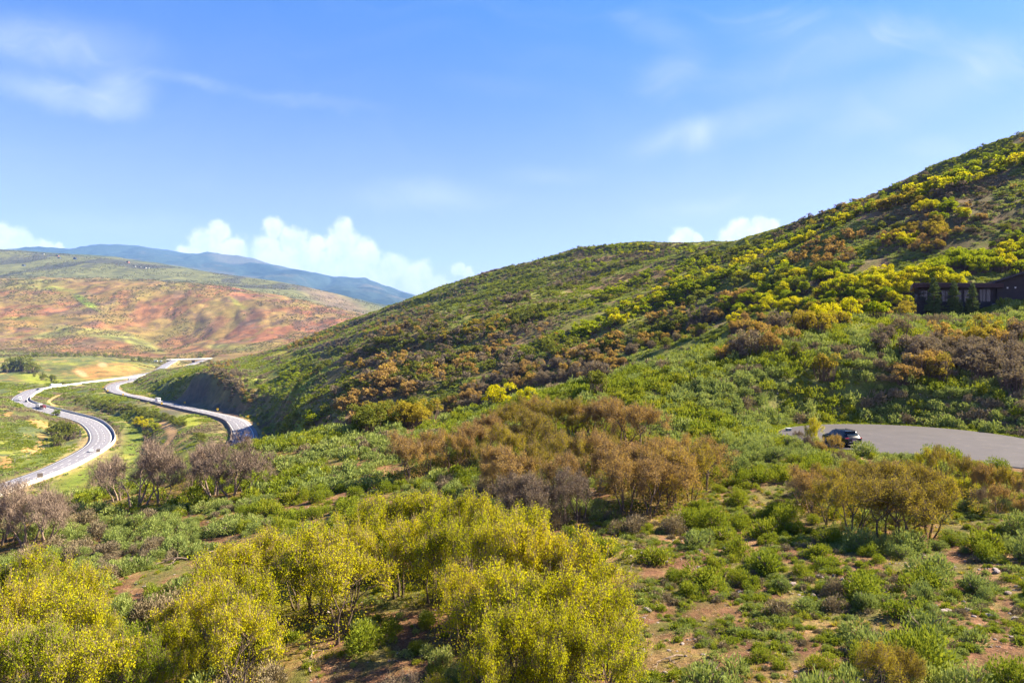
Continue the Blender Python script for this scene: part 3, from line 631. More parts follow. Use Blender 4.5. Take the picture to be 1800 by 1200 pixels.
def disc_street():
    n = 140; poly = []
    for k in range(n):
        a = 2*math.pi*k/n; d = np.array([math.cos(a), math.sin(a)]); t = 0.0
        while cul_d(CUL[0]+d[0]*(t+.1), CUL[1]+d[1]*(t+.1)) < 0 and t < 46: t += .1
        poly.append((CUL[0]+d[0]*t, CUL[1]+d[1]*t))
    rings = [0, .25, .5, .75, .97, 1.0]; V = []
    for r in rings[1:]:
        for x, y in poly: V.append((CUL[0]+(x-CUL[0])*r, CUL[1]+(y-CUL[1])*r, CULZ-(0.25 if r == 1.0 else 0)))
    V.append((CUL[0], CUL[1], CULZ)); c = len(V)-1
    F3 = [(c, k, (k+1) % n) for k in range(n)]; F4 = [(j*n+k, (j+1)*n+k, (j+1)*n+(k+1) % n, j*n+(k+1) % n) for j in range(4) for k in range(n)]
    tag(link('street', mesh_np('street', np.array(V), [np.array(F3), np.array(F4)], [M['street']])), 'purplish grey asphalt turning circle on the spur', kind='structure')
disc_street()

# ------------------------------------------------------------------ plants: shapes
def rnd_unit(rng, n):
    v = rng.normal(size=(n, 3)); return v/np.linalg.norm(v, axis=1)[:, None]
def leaf_quads(rng, c, size, aspect=.62, up=0.0):
    """diamond leaves centred at c"""
    n = len(c); a = rnd_unit(rng, n); a[:, 2] += up; a /= np.linalg.norm(a, axis=1)[:, None]
    b = np.cross(a, rnd_unit(rng, n)); b /= np.linalg.norm(b, axis=1)[:, None]+1e-9
    s = (size*rng.uniform(.65, 1.35, n))[:, None] if np.isscalar(size) else (size*rng.uniform(.65, 1.35, n))[:, None]
    V = np.stack([c-a*s, c+b*s*aspect, c+a*s, c-b*s*aspect], 1).reshape(-1, 3)
    return V, np.arange(4*n).reshape(n, 4)
def tube_rows(path, rad, sides):
    p = np.array(path); t = np.gradient(p, axis=0); t /= np.linalg.norm(t, axis=1)[:, None]+1e-9
    ref = np.array([0.31, 0.22, 0.92]) if abs(t[0, 2]) < .8 else np.array([0.9, 0.3, 0.1])
    u = np.cross(t, ref); u /= np.linalg.norm(u, axis=1)[:, None]+1e-9; w = np.cross(t, u)
    an = 2*math.pi*np.arange(sides)/sides
    V = p[:, None, :]+np.array(rad)[:, None, None]*(u[:, None, :]*np.cos(an)[None, :, None]+w[:, None, :]*np.sin(an)[None, :, None])
    n = len(p); a = np.arange(n*sides).reshape(n, sides); b = np.roll(a, -1, 1)
    return V.reshape(-1, 3), np.stack([a[:-1], b[:-1], b[1:], a[1:]], -1).reshape(-1, 4)
class Acc:
    def __init__(s): s.V = []; s.F = []; s.n = 0
    def add(s, V, F): s.V.append(V); s.F.append(F+s.n); s.n += len(V)
    def get(s): return np.concatenate(s.V), np.concatenate(s.F)
def oak_shape(seed, stems=4, spread=.42, depth=4, leaf_n=26, leaf=.021, clump=.055, low=.0, twig_r=.0030, bare=False):
    """gambel oak of height 1: crooked stems that fork into a round twiggy crown; returns trunk, twigs, leaves"""
    rng = np.random.default_rng(seed); tr = Acc(); tw = Acc(); tips = []
    def grow(p, d, L, r, k):
        n = 4 if k < 2 else 3; path = [p]; rad = [r]
        for i in range(n):
            d = d+rng.normal(size=3)*(.20 if k else .13); d[2] += .05 if k < 2 else .02; d = d/np.linalg.norm(d)
            p = p+d*L/n; path.append(p); rad.append(r*(1-.45*(i+1)/n))
            if k >= depth-1 and i >= 1: tips.append(p)
        V, F = tube_rows(path, np.maximum(rad, twig_r), 6 if k == 0 else (4 if k < 3 else 3)); (tr if k < 2 else tw).add(V, F)
        if k >= depth: tips.append(p); return
        for c in range(rng.integers(2, 4) if k else 3):
            ax = rnd_unit(rng, 1)[0]; nd = d*math.cos(.62)+np.cross(d, ax)*rng.uniform(.5, .85); nd[2] += .12
            grow(p if c or k == 0 else path[-2], nd/np.linalg.norm(nd), L*rng.uniform(.60, .82), rad[-1]*.72, k+1)
    for s in range(stems):
        a = 2*math.pi*(s+rng.uniform(0, .8))/stems; lean = rng.uniform(.12, .75)*spread*1.6
        d = np.array([math.cos(a)*lean, math.sin(a)*lean, 1.0]); d /= np.linalg.norm(d)
        b = np.array([math.cos(a), math.sin(a), 0])*rng.uniform(.02, .07)*(1+spread)
        grow(b-np.array([0, 0, .04]), d, rng.uniform(.27, .38), rng.uniform(.016, .026), 0)
    tips = np.array(tips)
    H = np.percentile(tips[:, 2], 97)+.03; tips /= H
    tV, tF = tr.get(); wV, wF = tw.get(); tV /= H; wV /= H
    c = np.repeat(tips, leaf_n, 0)+rng.normal(size=(len(tips)*leaf_n, 3))*clump*np.array([1, 1, .8])
    if low > 0:
        m_ = int(len(c)*low); rr = np.sqrt(rng.uniform(0, 1, m_))*np.percentile(np.hypot(tips[:, 0], tips[:, 1]), 80); th = rng.uniform(0, 6.28, m_)
        c = np.concatenate([c, np.stack([rr*np.cos(th), rr*np.sin(th), rng.uniform(.02, .45, m_)], 1)])
    c = c[c[:, 2] > .03]
    keep = np.ones(len(c), bool)
    lV, lF = leaf_quads(rng, c[keep], leaf)
    # fine twigs fill the crown with grey lines
    k = len(tips)*5; i = rng.integers(0, len(tips), k); a0 = tips[i]+rng.normal(size=(k, 3))*.02; d = rnd_unit(rng, k)*.5; d[:, 2] += .5
    ln = rng.uniform(.05, .15, k)[:, None]; b = np.cross(d, rnd_unit(rng, k)); b /= np.linalg.norm(b, axis=1)[:, None]
    fw = .0022
    fV = np.stack([a0-b*fw, a0+b*fw, a0+d*ln+b*fw*.4, a0+d*ln-b*fw*.4], 1).reshape(-1, 3)
    wF = np.concatenate([wF, np.arange(4*k).reshape(k, 4)+len(wV)]); wV = np.concatenate([wV, fV])
    return (tV, tF), (wV, wF), (lV, lF)
def crown_mesh(name, tw, lf, mtw, mlf):
    V = np.concatenate([tw[0], lf[0]]); F = np.concatenate([tw[1], lf[1]+len(tw[0])])
    mi = np.concatenate([np.zeros(len(tw[1]), int), np.ones(len(lf[1]), int)])
    return mesh_np(name, V, F, [mtw, mlf], mi=mi)
def small_oak(seed, n, leaf, lumps=8, twigs=40, sz=1.0):
    """low-count oak for the slopes: lumpy shell of leaves over a few stems, height 1"""
    rng = np.random.default_rng(seed)
    lc = rng.normal(size=(lumps, 3))*np.array([.24, .24, 0]); lc[:, 2] = rng.uniform(.22, .72, lumps); lc[:, :2] *= (1.15-lc[:, 2:]*.75); lr = rng.uniform(.14, .32, lumps)*sz
    i = rng.integers(0, lumps, n); d = rnd_unit(rng, n); d[:, 2] = np.abs(d[:, 2])*1.0-.25*(rng.uniform(size=n) < .5)
    c = lc[i]+d*lr[i][:, None]*(rng.uniform(.55, 1.05, n)**.6)[:, None]
    m_ = c[:, 2] < .04; c[m_, 2] = rng.uniform(.04, .4, m_.sum())
    c[:, 2] /= np.percentile(c[:, 2], 98)
    lV, lF = leaf_quads(rng, c, leaf, .7)
    tw = Acc()
    for k in range(twigs):
        t = c[rng.integers(0, len(c))]; b = np.array([t[0]*.62, t[1]*.62, -.05]); mid = (b+t)/2+rng.normal(size=3)*.05
        V, F = tube_rows([b, mid, t*1.03], [.013, .009, .004], 3); tw.add(V, F)
    return tw.get(), (lV, lF)
def sage_shape(seed, n, ln, wd, rz=.72, sticks=14):
    """dome of upright sprigs, radius about 1"""
    rng = np.random.default_rng(seed)
    lob = rng.normal(size=(6, 3))*np.array([.38, .38, .05]); lob[0] = 0
    i = rng.integers(0, 6, n); d = rnd_unit(rng, n); d[:, 2] = np.abs(d[:, 2])
    c = lob[i]+d*np.array([.62, .62, rz])*(rng.uniform(.35, 1, n)**.5)[:, None]*rng.uniform(.75, 1.1, 6)[i][:, None]
    a = d*np.array([.8, .8, .4])+np.array([0, 0, .42])+rng.normal(size=(n, 3))*.36; a /= np.linalg.norm(a, axis=1)[:, None]
    b = np.cross(a, rnd_unit(rng, n)); b /= np.linalg.norm(b, axis=1)[:, None]+1e-9
    s = rng.uniform(.7, 1.3, n)[:, None]*ln; w_ = wd*rng.uniform(.7, 1.3, n)[:, None]
    V = np.stack([c-a*s*.5-b*w_*.3, c-a*s*.5+b*w_*.3, c+a*s*.25+b*w_, c+a*s*.6, c+a*s*.25-b*w_], 1).reshape(-1, 3)
    F = np.arange(5*n).reshape(n, 5)
    st = Acc()
    for k in range(sticks):
        th = rng.uniform(0, 6.28); e = np.array([math.cos(th)*.5, math.sin(th)*.5, rng.uniform(.3, .6)])
        v, f = tube_rows([np.array([0, 0, -.1]), e*.5+rng.normal(size=3)*.05, e], [.035, .025, .01], 3); st.add(v, f)
    return st.get(), (V, F)
def plant_mesh(name, st, lf, ms, ml):
    V = np.concatenate([st[0], lf[0]])
    mi = np.concatenate([np.zeros(len(st[1]), int), np.ones(len(lf[1]), int)])
    return mesh_np(name, V, [st[1], lf[1]+len(st[0])], [ms, ml], mi=mi)
def tuft_shape(seed, n=26):
    rng = np.random.default_rng(seed); th = rng.uniform(0, 6.28, n); r0 = rng.uniform(0, .35, n)
    b = np.stack([r0*np.cos(th), r0*np.sin(th), np.full(n, -.05)], 1); d = np.stack([np.cos(th)*rng.uniform(.15, .8, n), np.sin(th)*rng.uniform(.15, .8, n), rng.uniform(.5, 1, n)], 1)
    s = np.stack([-np.sin(th), np.cos(th), np.zeros(n)], 1)*.055
    V = np.stack([b-s, b+s, b+d], 1).reshape(-1, 3); return V, np.arange(3*n).reshape(n, 3)
def rock_shape(seed, sub=2):
    rng = np.random.default_rng(seed); bm = bmesh.new(); bmesh.ops.create_icosphere(bm, subdivisions=sub, radius=1)
    pl = rnd_unit(rng, 9); of = rng.uniform(.55, .9, 9)
    for v in bm.verts:
        p = np.array(v.co)
        for q, o in zip(pl, of):
            t = p@q
            if t > o: p = p-q*(t-o)*.9
        v.co = Vector(p*np.array([1.0, .75, .55])*(1+rng.normal()*.03))
    V = np.array([v.co[:] for v in bm.verts]); bm.verts.index_update(); F = np.array([[v.index for v in f.verts] for f in bm.faces]); bm.free(); return V, F

LEAFK = {'Y': 'oak_yellow', 'L': 'oak_lime', 'O': 'oak_bronze', 'A': 'oak_amber', 'B': 'oak_brown', 'G': 'oak_green'}
TRUNKS = []; CROWNS = {k: [] for k in LEAFK}; BARE = []
for s in range(5):
    dens = dict(stems=[4, 3, 5, 4, 3][s], spread=[.42, .5, .36, .55, .45][s])
    a, b, c = oak_shape(100+s, leaf_n=19, leaf=.0112, clump=.045, low=.07, **dens)
    TRUNKS.append(mesh_np('trunk', a[0], a[1], [M['bark']], smooth=True))
    rng = np.random.default_rng(s)
    for k in LEAFK:
        fr_ = {'Y': 1.0, 'L': 1.0, 'O': 1.0, 'A': .95, 'B': .6, 'G': 1.0}[k]
        q = rng.uniform(size=len(c[1])) < fr_
        lf = (c[0].reshape(-1, 4, 3)[q].reshape(-1, 3), np.arange(4*q.sum()).reshape(-1, 4))
        CROWNS[k].append(crown_mesh('crown', b, lf, M['bark_twig'], M[LEAFK[k]]))
for s in range(3):
    a, b, c = oak_shape(140+s, stems=[4, 3, 3][s], spread=[.5, .42, .6][s], depth=5, leaf_n=2, leaf=.008, clump=.05, twig_r=.0026)
    BARE.append((mesh_np('trunk', a[0], a[1], [M['bark_grey']], smooth=True), crown_mesh('twigs', b, c, M['bark_grey'], M['oak_brown'])))
MID = {k: [] for k in LEAFK}; FARO = {k: [] for k in LEAFK}
for s in range(4):
    tw, lf = small_oak(200+s, 2800, .026, 16, 60, sz=.72); tw2, lf2 = small_oak(220+s, 340, .070, 10, 14, sz=.85)
    for k in LEAFK:
        fr_ = {'Y': 1.0, 'L': 1.0, 'O': .75, 'A': .8, 'B': .6, 'G': 1.0}[k]
        q = np.random.default_rng(s).uniform(size=len(lf[1])) < fr_
        MID[k].append(plant_mesh('oak_tree', tw, (lf[0].reshape(-1, 4, 3)[q].reshape(-1, 3), np.arange(4*q.sum()).reshape(-1, 4)), M['bark'], M[LEAFK[k]]))
        FARO[k].append(plant_mesh('far_oak', tw2, lf2, M['bark'], M[LEAFK[k]]))
SAGE = {k: [] for k in ('sage', 'brush', 'grey')}; SAGEM = {k: [] for k in SAGE}; SAGEF = {k: [] for k in SAGE}
for s in range(4):
    a = sage_shape(300+s, 1700, .125, .021, rz=[.75, .65, .85, .7][s], sticks=16); b = sage_shape(320+s, 420, .19, .045, sticks=6); c = sage_shape(340+s, 60, .38, .14, sticks=1)
    for k in SAGE:
        n_ = {'sage': 'sagebrush_shrub', 'brush': 'green_shrub', 'grey': 'dry_shrub'}[k]
        SAGE[k].append(plant_mesh(n_, *a, M['bark_grey'], M[k])); SAGEM[k].append(plant_mesh(n_, *b, M['bark_grey'], M[k])); SAGEF[k].append(plant_mesh(n_, *c, M['bark_grey'], M[k]))
TUFT = [mesh_np('grass_tuft', *tuft_shape(400+s), [M['grass']]) for s in range(3)]
def rock_mat():
    m_, gg, out = mat('grey_rock'); o = gg.new('ShaderNodeTexCoord').outputs['Object']; ri = gg.new('ShaderNodeObjectInfo').outputs['Random']
    n = gg.noise(o, 2.5, 6, .65); c = gg.ramp(gg.math('MULTIPLY_ADD', n, .8, gg.math('MULTIPLY', ri, .25)), [(.25, (.14, .10, .085)), (.55, (.27, .22, .20)), (.85, (.36, .32, .30))])
    principled(gg, out, c, .9, bump=n, bstr=.6, bdist=.1, spec=.15); return m_
M['rock'] = rock_mat()
ROCK = [mesh_np('rock', *rock_shape(500+s), [M['rock']]) for s in range(4)]

def gn_mass(name, label, pts, rot, scl, idx, meshes):
    """one uncountable mass: instances of the given meshes on points"""
    src = bpy.data.collections.new(name+'_shapes')
    for k, me in enumerate(meshes):
        o = bpy.data.objects.new('%s_shape_%03d' % (name, k), me); src.objects.link(o)
    me = bpy.data.meshes.new(name); n = len(pts); me.vertices.add(n); me.vertices.foreach_set('co', np.asarray(pts, np.float32).ravel())
    a = me.attributes.new('turn', 'FLOAT', 'POINT'); a.data.foreach_set('value', np.asarray(rot, np.float32))
    a = me.attributes.new('size', 'FLOAT_VECTOR', 'POINT'); a.data.foreach_set('vector', np.asarray(scl, np.float32).ravel())
    a = me.attributes.new('shape', 'INT', 'POINT'); a.data.foreach_set('value', np.asarray(idx, np.int32))
    o = link(name, me); tag(o, label, kind='stuff')
    ng = bpy.data.node_groups.new(name, 'GeometryNodeTree')
    ng.interface.new_socket('Geometry', in_out='INPUT', socket_type='NodeSocketGeometry'); ng.interface.new_socket('Geometry', in_out='OUTPUT', socket_type='NodeSocketGeometry')
    N_ = ng.nodes; L = ng.links; gi = N_.new('NodeGroupInput'); go = N_.new('NodeGroupOutput'); ip = N_.new('GeometryNodeInstanceOnPoints'); ci = N_.new('GeometryNodeCollectionInfo')
    ci.inputs[0].default_value = src; ci.inputs['Separate Children'].default_value = True; ci.inputs['Reset Children'].default_value = True
    def attr(nm, typ):
        nd = N_.new('GeometryNodeInputNamedAttribute'); nd.data_type = typ; nd.inputs[0].default_value = nm; return nd.outputs[0]
    cx = N_.new('ShaderNodeCombineXYZ'); L.new(attr('turn', 'FLOAT'), cx.inputs[2])
    L.new(gi.outputs[0], ip.inputs['Points']); L.new(ci.outputs[0], ip.inputs['Instance']); ip.inputs['Pick Instance'].default_value = True
    L.new(attr('shape', 'INT'), ip.inputs['Instance Index']); L.new(cx.outputs[0], ip.inputs['Rotation']); L.new(attr('size', 'FLOAT_VECTOR'), ip.inputs['Scale'])
    L.new(ip.outputs[0], go.inputs[0])
    md = o.modifiers.new('scatter', 'NODES'); md.node_group = ng
    return o

# ------------------------------------------------------------------ plants: where they stand
RNG = np.random.default_rng(7)
def free(x, y):
    """ground not taken by roads, the turning circle or the house"""
    ok = (cul_d(x, y) > 1.2) & (pad_d(x, y) > .5)
    r = np.clip(np.interp(np.log(y), LY, np.arange(NR)).astype(int), 0, NR-1); c = np.clip(((x/y-UG[0])/(UG[1]-UG[0])).astype(int), 0, NU-1)
    return ok & (ROADD[r, c] > 2.5) & (TRD[r, c] > 1.0)
def lookup(A, x, y):
    r = np.clip(np.interp(np.log(y), LY, np.arange(NR)).astype(int), 0, NR-1); c = np.clip(((x/y-UG[0])/(UG[1]-UG[0])).astype(int), 0, NU-1); return A[r, c]
def pix(x, y, z): return 900+1200*x/y, 600-1200*z/y

OAKS = []      # every oak: dict(x, y, z, h, w, kind, place)
def oak(px, py, hpx, kind, place, w=None, Y=None):
    x, y, z = hit(px, py)
    OAKS.append(dict(x=x, y=y, z=z, h=hpx/1200*y, w=w or RNG.uniform(.58, .86), k=kind, place=place))
# the yellow thicket close by, its left wing, and the trees at the lower left corner
for a in [(640, 1010, 118, 'Y'), (690, 1000, 122, 'Y'), (745, 990, 115, 'Y'), (800, 995, 122, 'Y'), (855, 1010, 128, 'Y'), (905, 1030, 132, 'Y'),
          (610, 1070, 140, 'Y'), (560, 1085, 150, 'Y'), (520, 1075, 130, 'Y'), (760, 1060, 150, 'Y'), (820, 1075, 155, 'Y'), (880, 1090, 160, 'Y'), (935, 1100, 165, 'Y'), (985, 1120, 165, 'Y'), (1035, 1130, 150, 'Y'), (700, 1050, 130, 'Y'),
          (590, 1130, 150, 'Y'), (880, 1170, 165, 'Y'), (950, 1185, 175, 'Y'), (1010, 1200, 175, 'Y'), (1060, 1190, 150, 'Y'), (800, 1140, 140, 'Y'), (910, 1250, 175, 'Y'), (990, 1275, 180, 'Y'), (850, 1290, 165, 'Y'), (1060, 1275, 160, 'Y')]:
    oak(*a, 'thicket')
for a in [(465, 1075, 125, 'Y'), (420, 1095, 130, 'Y'), (385, 1140, 145, 'Y'), (440, 1180, 165, 'Y'), (350, 1200, 155, 'Y'), (400, 1260, 180, 'Y'), (310, 1230, 130, 'Y')]:
    oak(*a, 'wing')
for a in [(20, 1120, 135, 'L'), (75, 1110, 135, 'Y'), (130, 1130, 130, 'Y'), (-35, 1150, 150, 'L'), (40, 1200, 165, 'Y'), (110, 1215, 160, 'Y'), (185, 1225, 135, 'Y'), (250, 1260, 150, 'L'), (150, 1290, 170, 'Y'), (60, 1290, 175, 'L'), (-20, 1270, 170, 'Y')]:
    oak(*a, 'corner')
for a in [(770, 1290, 95, 'Y'), (700, 1300, 100, 'B')]: oak(*a, 'thicket')
oak(1530, 1245, 110, 'A', 'soil'); oak(1590, 1225, 80, 'A', 'soil')
# the bronze thicket in the middle of the spur
for a in [(718, 848, 88, 'O'), (752, 838, 80, 'O'), (790, 828, 74, 'O'), (822, 812, 72, 'O'), (858, 800, 72, 'O'), (880, 782, 74, 'A'), (912, 770, 72, 'A'), (945, 765, 70, 'O'), (975, 770, 72, 'A'),
          (1005, 775, 75, 'A'), (1040, 772, 72, 'O'), (1070, 775, 76, 'O'), (1100, 782, 80, 'O'), (1125, 790, 80, 'O'), (930, 800, 80, 'A'), (895, 825, 80, 'A'), (965, 840, 95, 'A'), (1000, 850, 92, 'A'), (1030, 845, 90, 'O'),
          (870, 868, 85, 'O'), (905, 885, 92, 'O'), (945, 865, 88, 'A'), (985, 880, 88, 'O'), (850, 838, 60, 'A'),
          (915, 925, 95, 'B'), (950, 935, 92, 'B'), (990, 928, 95, 'B'), (1020, 915, 90, 'B'), (885, 912, 70, 'B'),
          (1085, 868, 92, 'O'), (1120, 872, 98, 'O'), (1150, 880, 104, 'O'), (1100, 905, 110, 'O'), (1140, 912, 108, 'O'), (1180, 895, 108, 'O'), (1215, 882, 104, 'A'), (1240, 860, 92, 'O'), (1195, 850, 85, 'O'), (1160, 835, 70, 'O'), (1062, 830, 70, 'A')]:
    oak(a[0], a[1], a[2]*.92, a[3], 'bronze', RNG.uniform(.7, .95))
# the amber thicket by the turning circle, thin trees on its verge
for a in [(1425, 905, 90, 'O'), (1460, 925, 108, 'A'), (1500, 942, 120, 'A'), (1545, 955, 128, 'A'), (1590, 955, 125, 'A'), (1635, 945, 112, 'A'), (1480, 885, 82, 'A'), (1530, 895, 92, 'A'), (1580, 900, 95, 'A'), (1625, 900, 88, 'A'), (1660, 905, 70, 'Y'), (1440, 870, 60, 'A'), (1405, 890, 55, 'B'), (1500, 858, 52, 'A'), (1555, 865, 62, 'A'), (1605, 872, 62, 'A')]:
    oak(a[0], a[1], a[2]*.84, a[3], 'amber', RNG.uniform(.75, 1.0))
for a in [(1625, 842, 62, 'Y'), (1655, 850, 74, 'A'), (1700, 868, 76, 'A'), (1735, 880, 72, 'O'), (1770, 885, 75, 'A'), (1805, 895, 78, 'O'), (1680, 880, 50, 'Y'), (1750, 905, 60, 'O'), (1800, 930, 60, 'O'), (1720, 900, 50, 'B')]:
    oak(a[0], a[1], a[2]*.82, a[3], 'verge', RNG.uniform(.55, .75))
for a in [(1430, 790, 52, 'Y'), (1462, 800, 34, 'O'), (1400, 782, 24, 'B'), (1420, 795, 26, 'B'), (1445, 805, 28, 'O'), (1480, 822, 30, 'B'), (1500, 832, 28, 'B')]:
    oak(*a, 'kerb')
# bare grey trees on the left brow
for a in [(45, 962, 112, 'D'), (8, 955, 100, 'D'), (85, 950, 85, 'D'), (-30, 965, 110, 'D'), (208, 880, 84, 'D'), (243, 893, 118, 'D'), (282, 884, 92, 'D'), (340, 862, 62, 'D'), (372, 872, 92, 'D'), (408, 872, 104, 'D'), (432, 866, 70, 'D')]:
    oak(a[0], a[1], a[2]*.92, a[3], 'brow', RNG.uniform(.9, 1.15))
NEARN = len(OAKS)
# slopes: patches of oak in photo terms (cx, cy, rx, ry, tilt, density, kinds) cast onto the ground
PATCH = [
 (1660, 330, 170, 9, 17, .95, 'LLY'), (1560, 362, 70, 9, 17, .9, 'LYA'), (1400, 423, 120, 10, 22, .95, 'LLY'), (1240, 492, 80, 15, 22, .95, 'LLY'), (1110, 550, 100, 16, 25, .9, 'LYG'), (1000, 598, 60, 14, 22, .8, 'LG'),
 (1720, 295, 100, 12, 24, .7, 'GLB'), (1560, 345, 90, 10, 22, .6, 'BGL'), (1430, 392, 110, 10, 22, .7, 'BGA'), (1300, 447, 70, 9, 20, .9, 'LGL'), (1220, 470, 60, 10, 24, .95, 'LLG'), (1090, 511, 80, 11, 24, .95, 'LLG'), (950, 552, 100, 11, 16, .9, 'LGG'), (820, 583, 70, 9, 18, .8, 'GLA'),
 (1200, 520, 70, 22, 22, .6, 'LG'), (1340, 488, 60, 18, 14, .6, 'LYG'), (1420, 500, 70, 20, 8, .75, 'LGY'), (1330, 535, 70, 20, 18, .8, 'LYG'), (1450, 535, 70, 22, 8, .8, 'LYA'), (1540, 520, 75, 26, 4, .9, 'LLY'), (1600, 495, 80, 16, 6, .85, 'LLY'), (1690, 470, 50, 18, 0, .9, 'LY'), (1640, 500, 60, 16, 0, .9, 'LY'), (1750, 470, 70, 16, -6, .7, 'LYB'), (1780, 440, 60, 14, 0, .6, 'YLG'),
 (1440, 462, 60, 16, 0, .55, 'BO'), (1600, 432, 55, 16, -6, .85, 'AOY'), (1640, 412, 45, 14, -12, .8, 'AO'), (1560, 400, 70, 12, 0, .3, 'BG'), (1660, 350, 80, 10, 12, .35, 'BA'), (1470, 430, 60, 12, 10, .35, 'BO'), (1680, 385, 40, 10, 0, .5, 'LYG'), (1650, 372, 30, 9, 0, .7, 'LY'),
 (1230, 560, 100, 16, 22, .7, 'OBG'), (1110, 600, 110, 22, 24, .7, 'BOG'), (1010, 640, 90, 24, 24, .7, 'BBO'), (1190, 590, 90, 16, 20, .6, 'BGO'), (1060, 655, 60, 14, 18, .7, 'BO'), (930, 650, 80, 26, 26, .6, 'OBG'),
 (860, 690, 100, 20, 24, .85, 'BBO'), (720, 735, 95, 14, 12, .95, 'OAG'), (660, 740, 50, 10, 12, .9, 'OG'), (640, 700, 60, 14, 24, .7, 'BO'), (745, 668, 80, 20, 26, .7, 'GOB'), (840, 640, 90, 22, 26, .65, 'OGB'), (900, 705, 40, 14, 10, .8, 'YLA'), (760, 640, 80, 18, 26, .5, 'BG'),
 (700, 610, 100, 20, 22, .55, 'BOG'), (800, 600, 90, 16, 20, .55, 'OGB'), (880, 590, 60, 16, 20, .5, 'BO'), (690, 650, 60, 16, 26, .6, 'BO'), (590, 690, 40, 10, 20, .4, 'BG'), (1340, 565, 60, 20, 14, .7, 'GYO'),
 (1060, 438, 110, 10, -2, .7, 'LGY'), (1100, 460, 80, 12, 10, .5, 'LGB'), (970, 465, 90, 14, 12, .4, 'GGL'), (850, 505, 90, 20, 16, .35, 'GGB'), (740, 545, 70, 18, 22, .35, 'GGB'), (640, 575, 60, 10, 22, .4, 'GB'), (560, 595, 60, 8, 18, .7, 'BO'), (970, 500, 120, 22, 14, .3, 'GGB'), (820, 545, 110, 20, 18, .3, 'GGB'), (1180, 440, 60, 8, 0, .5, 'BGL'), (420, 635, 60, 5, 16, .5, 'BO'), (700, 570, 70, 18, 20, .35, 'BO'), (620, 610, 50, 12, 10, .3, 'BG'),
 (400, 660, 40, 26, -40, .85, 'BBO'), (430, 695, 26, 14, -40, .7, 'BOG'), (480, 640, 40, 8, 10, .15, 'B'), (515, 668, 28, 16, 20, .8, 'LG'), (540, 652, 40, 9, 14, .7, 'GL'), (470, 690, 14, 8, 0, .6, 'LB'), (510, 752, 48, 12, 12, .8, 'GL'), (560, 740, 30, 10, 15, .4, 'GB'),
 # the brown wood below the house and the belts beside it
 (1690, 640, 125, 36, -2, 1.0, 'BBBO'), (1640, 672, 70, 18, -4, 1.0, 'BOA'), (1760, 640, 70, 45, 0, .9, 'BBO'), (1720, 608, 90, 12, 0, .9, 'BOA'), (1565, 600, 40, 16, 20, .8, 'BO'), (1800, 700, 30, 26, 0, .9, 'BO'), (1815, 740, 26, 16, 0, .9, 'BO'),
 (1420, 585, 80, 16, 16, .95, 'AOB'), (1340, 610, 60, 18, 14, .95, 'OBA'), (1290, 625, 46, 14, 14, .95, 'OBA'), (1470, 560, 60, 16, 8, .95, 'AYO'), (1540, 550, 44, 18, 4, .95, 'AYL'), (1582, 548, 18, 14, 0, .9, 'AY'), (1440, 668, 20, 10, 0, .9, 'A'), (1370, 640, 50, 8, 12, .3, 'G'),
 (1240, 640, 60, 8, 20, .4, 'OG'), (1060, 690, 30, 6, 10, .5, 'G'), (720, 752, 30, 5, 10, .3, 'A'),
]
def sample_patch(cx, cy, rx, ry, ang, dens, kinds, rng):
    """bases cast from the patch; the number follows the ground area seen, so far patches get more and smaller-looking trees"""
    xa, ya, za = hit(cx, cy); spacing_px = 1200*4.0/ya
    n = int(dens*math.pi*rx*ry/(spacing_px*max(2.0, spacing_px*.40))*(1.8 if 'L' in kinds[:2] else 1.6))+1
    for _ in range(n):
        r = math.sqrt(rng.uniform()); t = rng.uniform(0, 6.2832); ex, ey = r*rx*math.cos(t), r*ry*math.sin(t); a = R(-ang)
        px = cx+ex*math.cos(a)-ey*math.sin(a); py = cy+ex*math.sin(a)+ey*math.cos(a)
        yield px, py
for P_ in PATCH:
    rng = np.random.default_rng(abs(int(P_[0]*13+P_[1]*7)))
    for px, py in sample_patch(*P_, rng):
        x, y, z = hit(px, py)
        if y > 1500 or abs(x/y) > 1.1: continue
        if not bool(free(np.array([x]), np.array([y]))[0]): continue
        h = rng.uniform(2.0, 4.3)*(1.0 if y < 300 else .8)*(1.1 if P_[6][0] == 'L' else 1)
        OAKS.append(dict(x=x, y=y, z=z, h=h, w=rng.uniform(1.0, 1.5), k=P_[6][int(np.clip((float(fbm(np.array([x]), np.array([y]), 22 if y < 300 else 40, 2, 91)[0])-.25)/.5+rng.normal()*.13, 0, .999)*len(P_[6]))], place='slope', px=px, py=py))
# thin scatter of small oaks and brush over the rest of the slopes
n = 9000; yy = np.sqrt(RNG.uniform(170**2, 1000**2, n)); xx = RNG.uniform(-.45, 1.0, n)*yy
zz_ = ground(xx, yy); vs = visible(xx, yy, zz_, 3.0); pn = fbm(xx, yy, 40, 3, 51)
ok = free(xx, yy) & (vs > .25) & (pn > .50) & (900+1200*xx/yy > 430) & ((yy < 480) | (RNG.uniform(size=n) < .35))
for x, y, z in zip(xx[ok], yy[ok], zz_[ok]):
    OAKS.append(dict(x=x, y=y, z=z, h=RNG.uniform(1.2, 2.5), w=RNG.uniform(1.1, 1.7), k=('GGGBG' if y > 430 else 'GGOBG')[RNG.integers(5)], place='slope'))
for o in OAKS: o['px'], o['py'] = pix(o['x'], o['y'], o['z'])
vis = visible(np.array([o['x'] for o in OAKS]), np.array([o['y'] for o in OAKS]), np.array([o['z'] for o in OAKS]), np.array([o['h'] for o in OAKS]))
for o, v in zip(OAKS, vis): o['v'] = float(v); o['s'] = o['h']/o['y']*(1 if -30 < o['px'] < 1830 else .1)*(.2+.8*min(1, v))
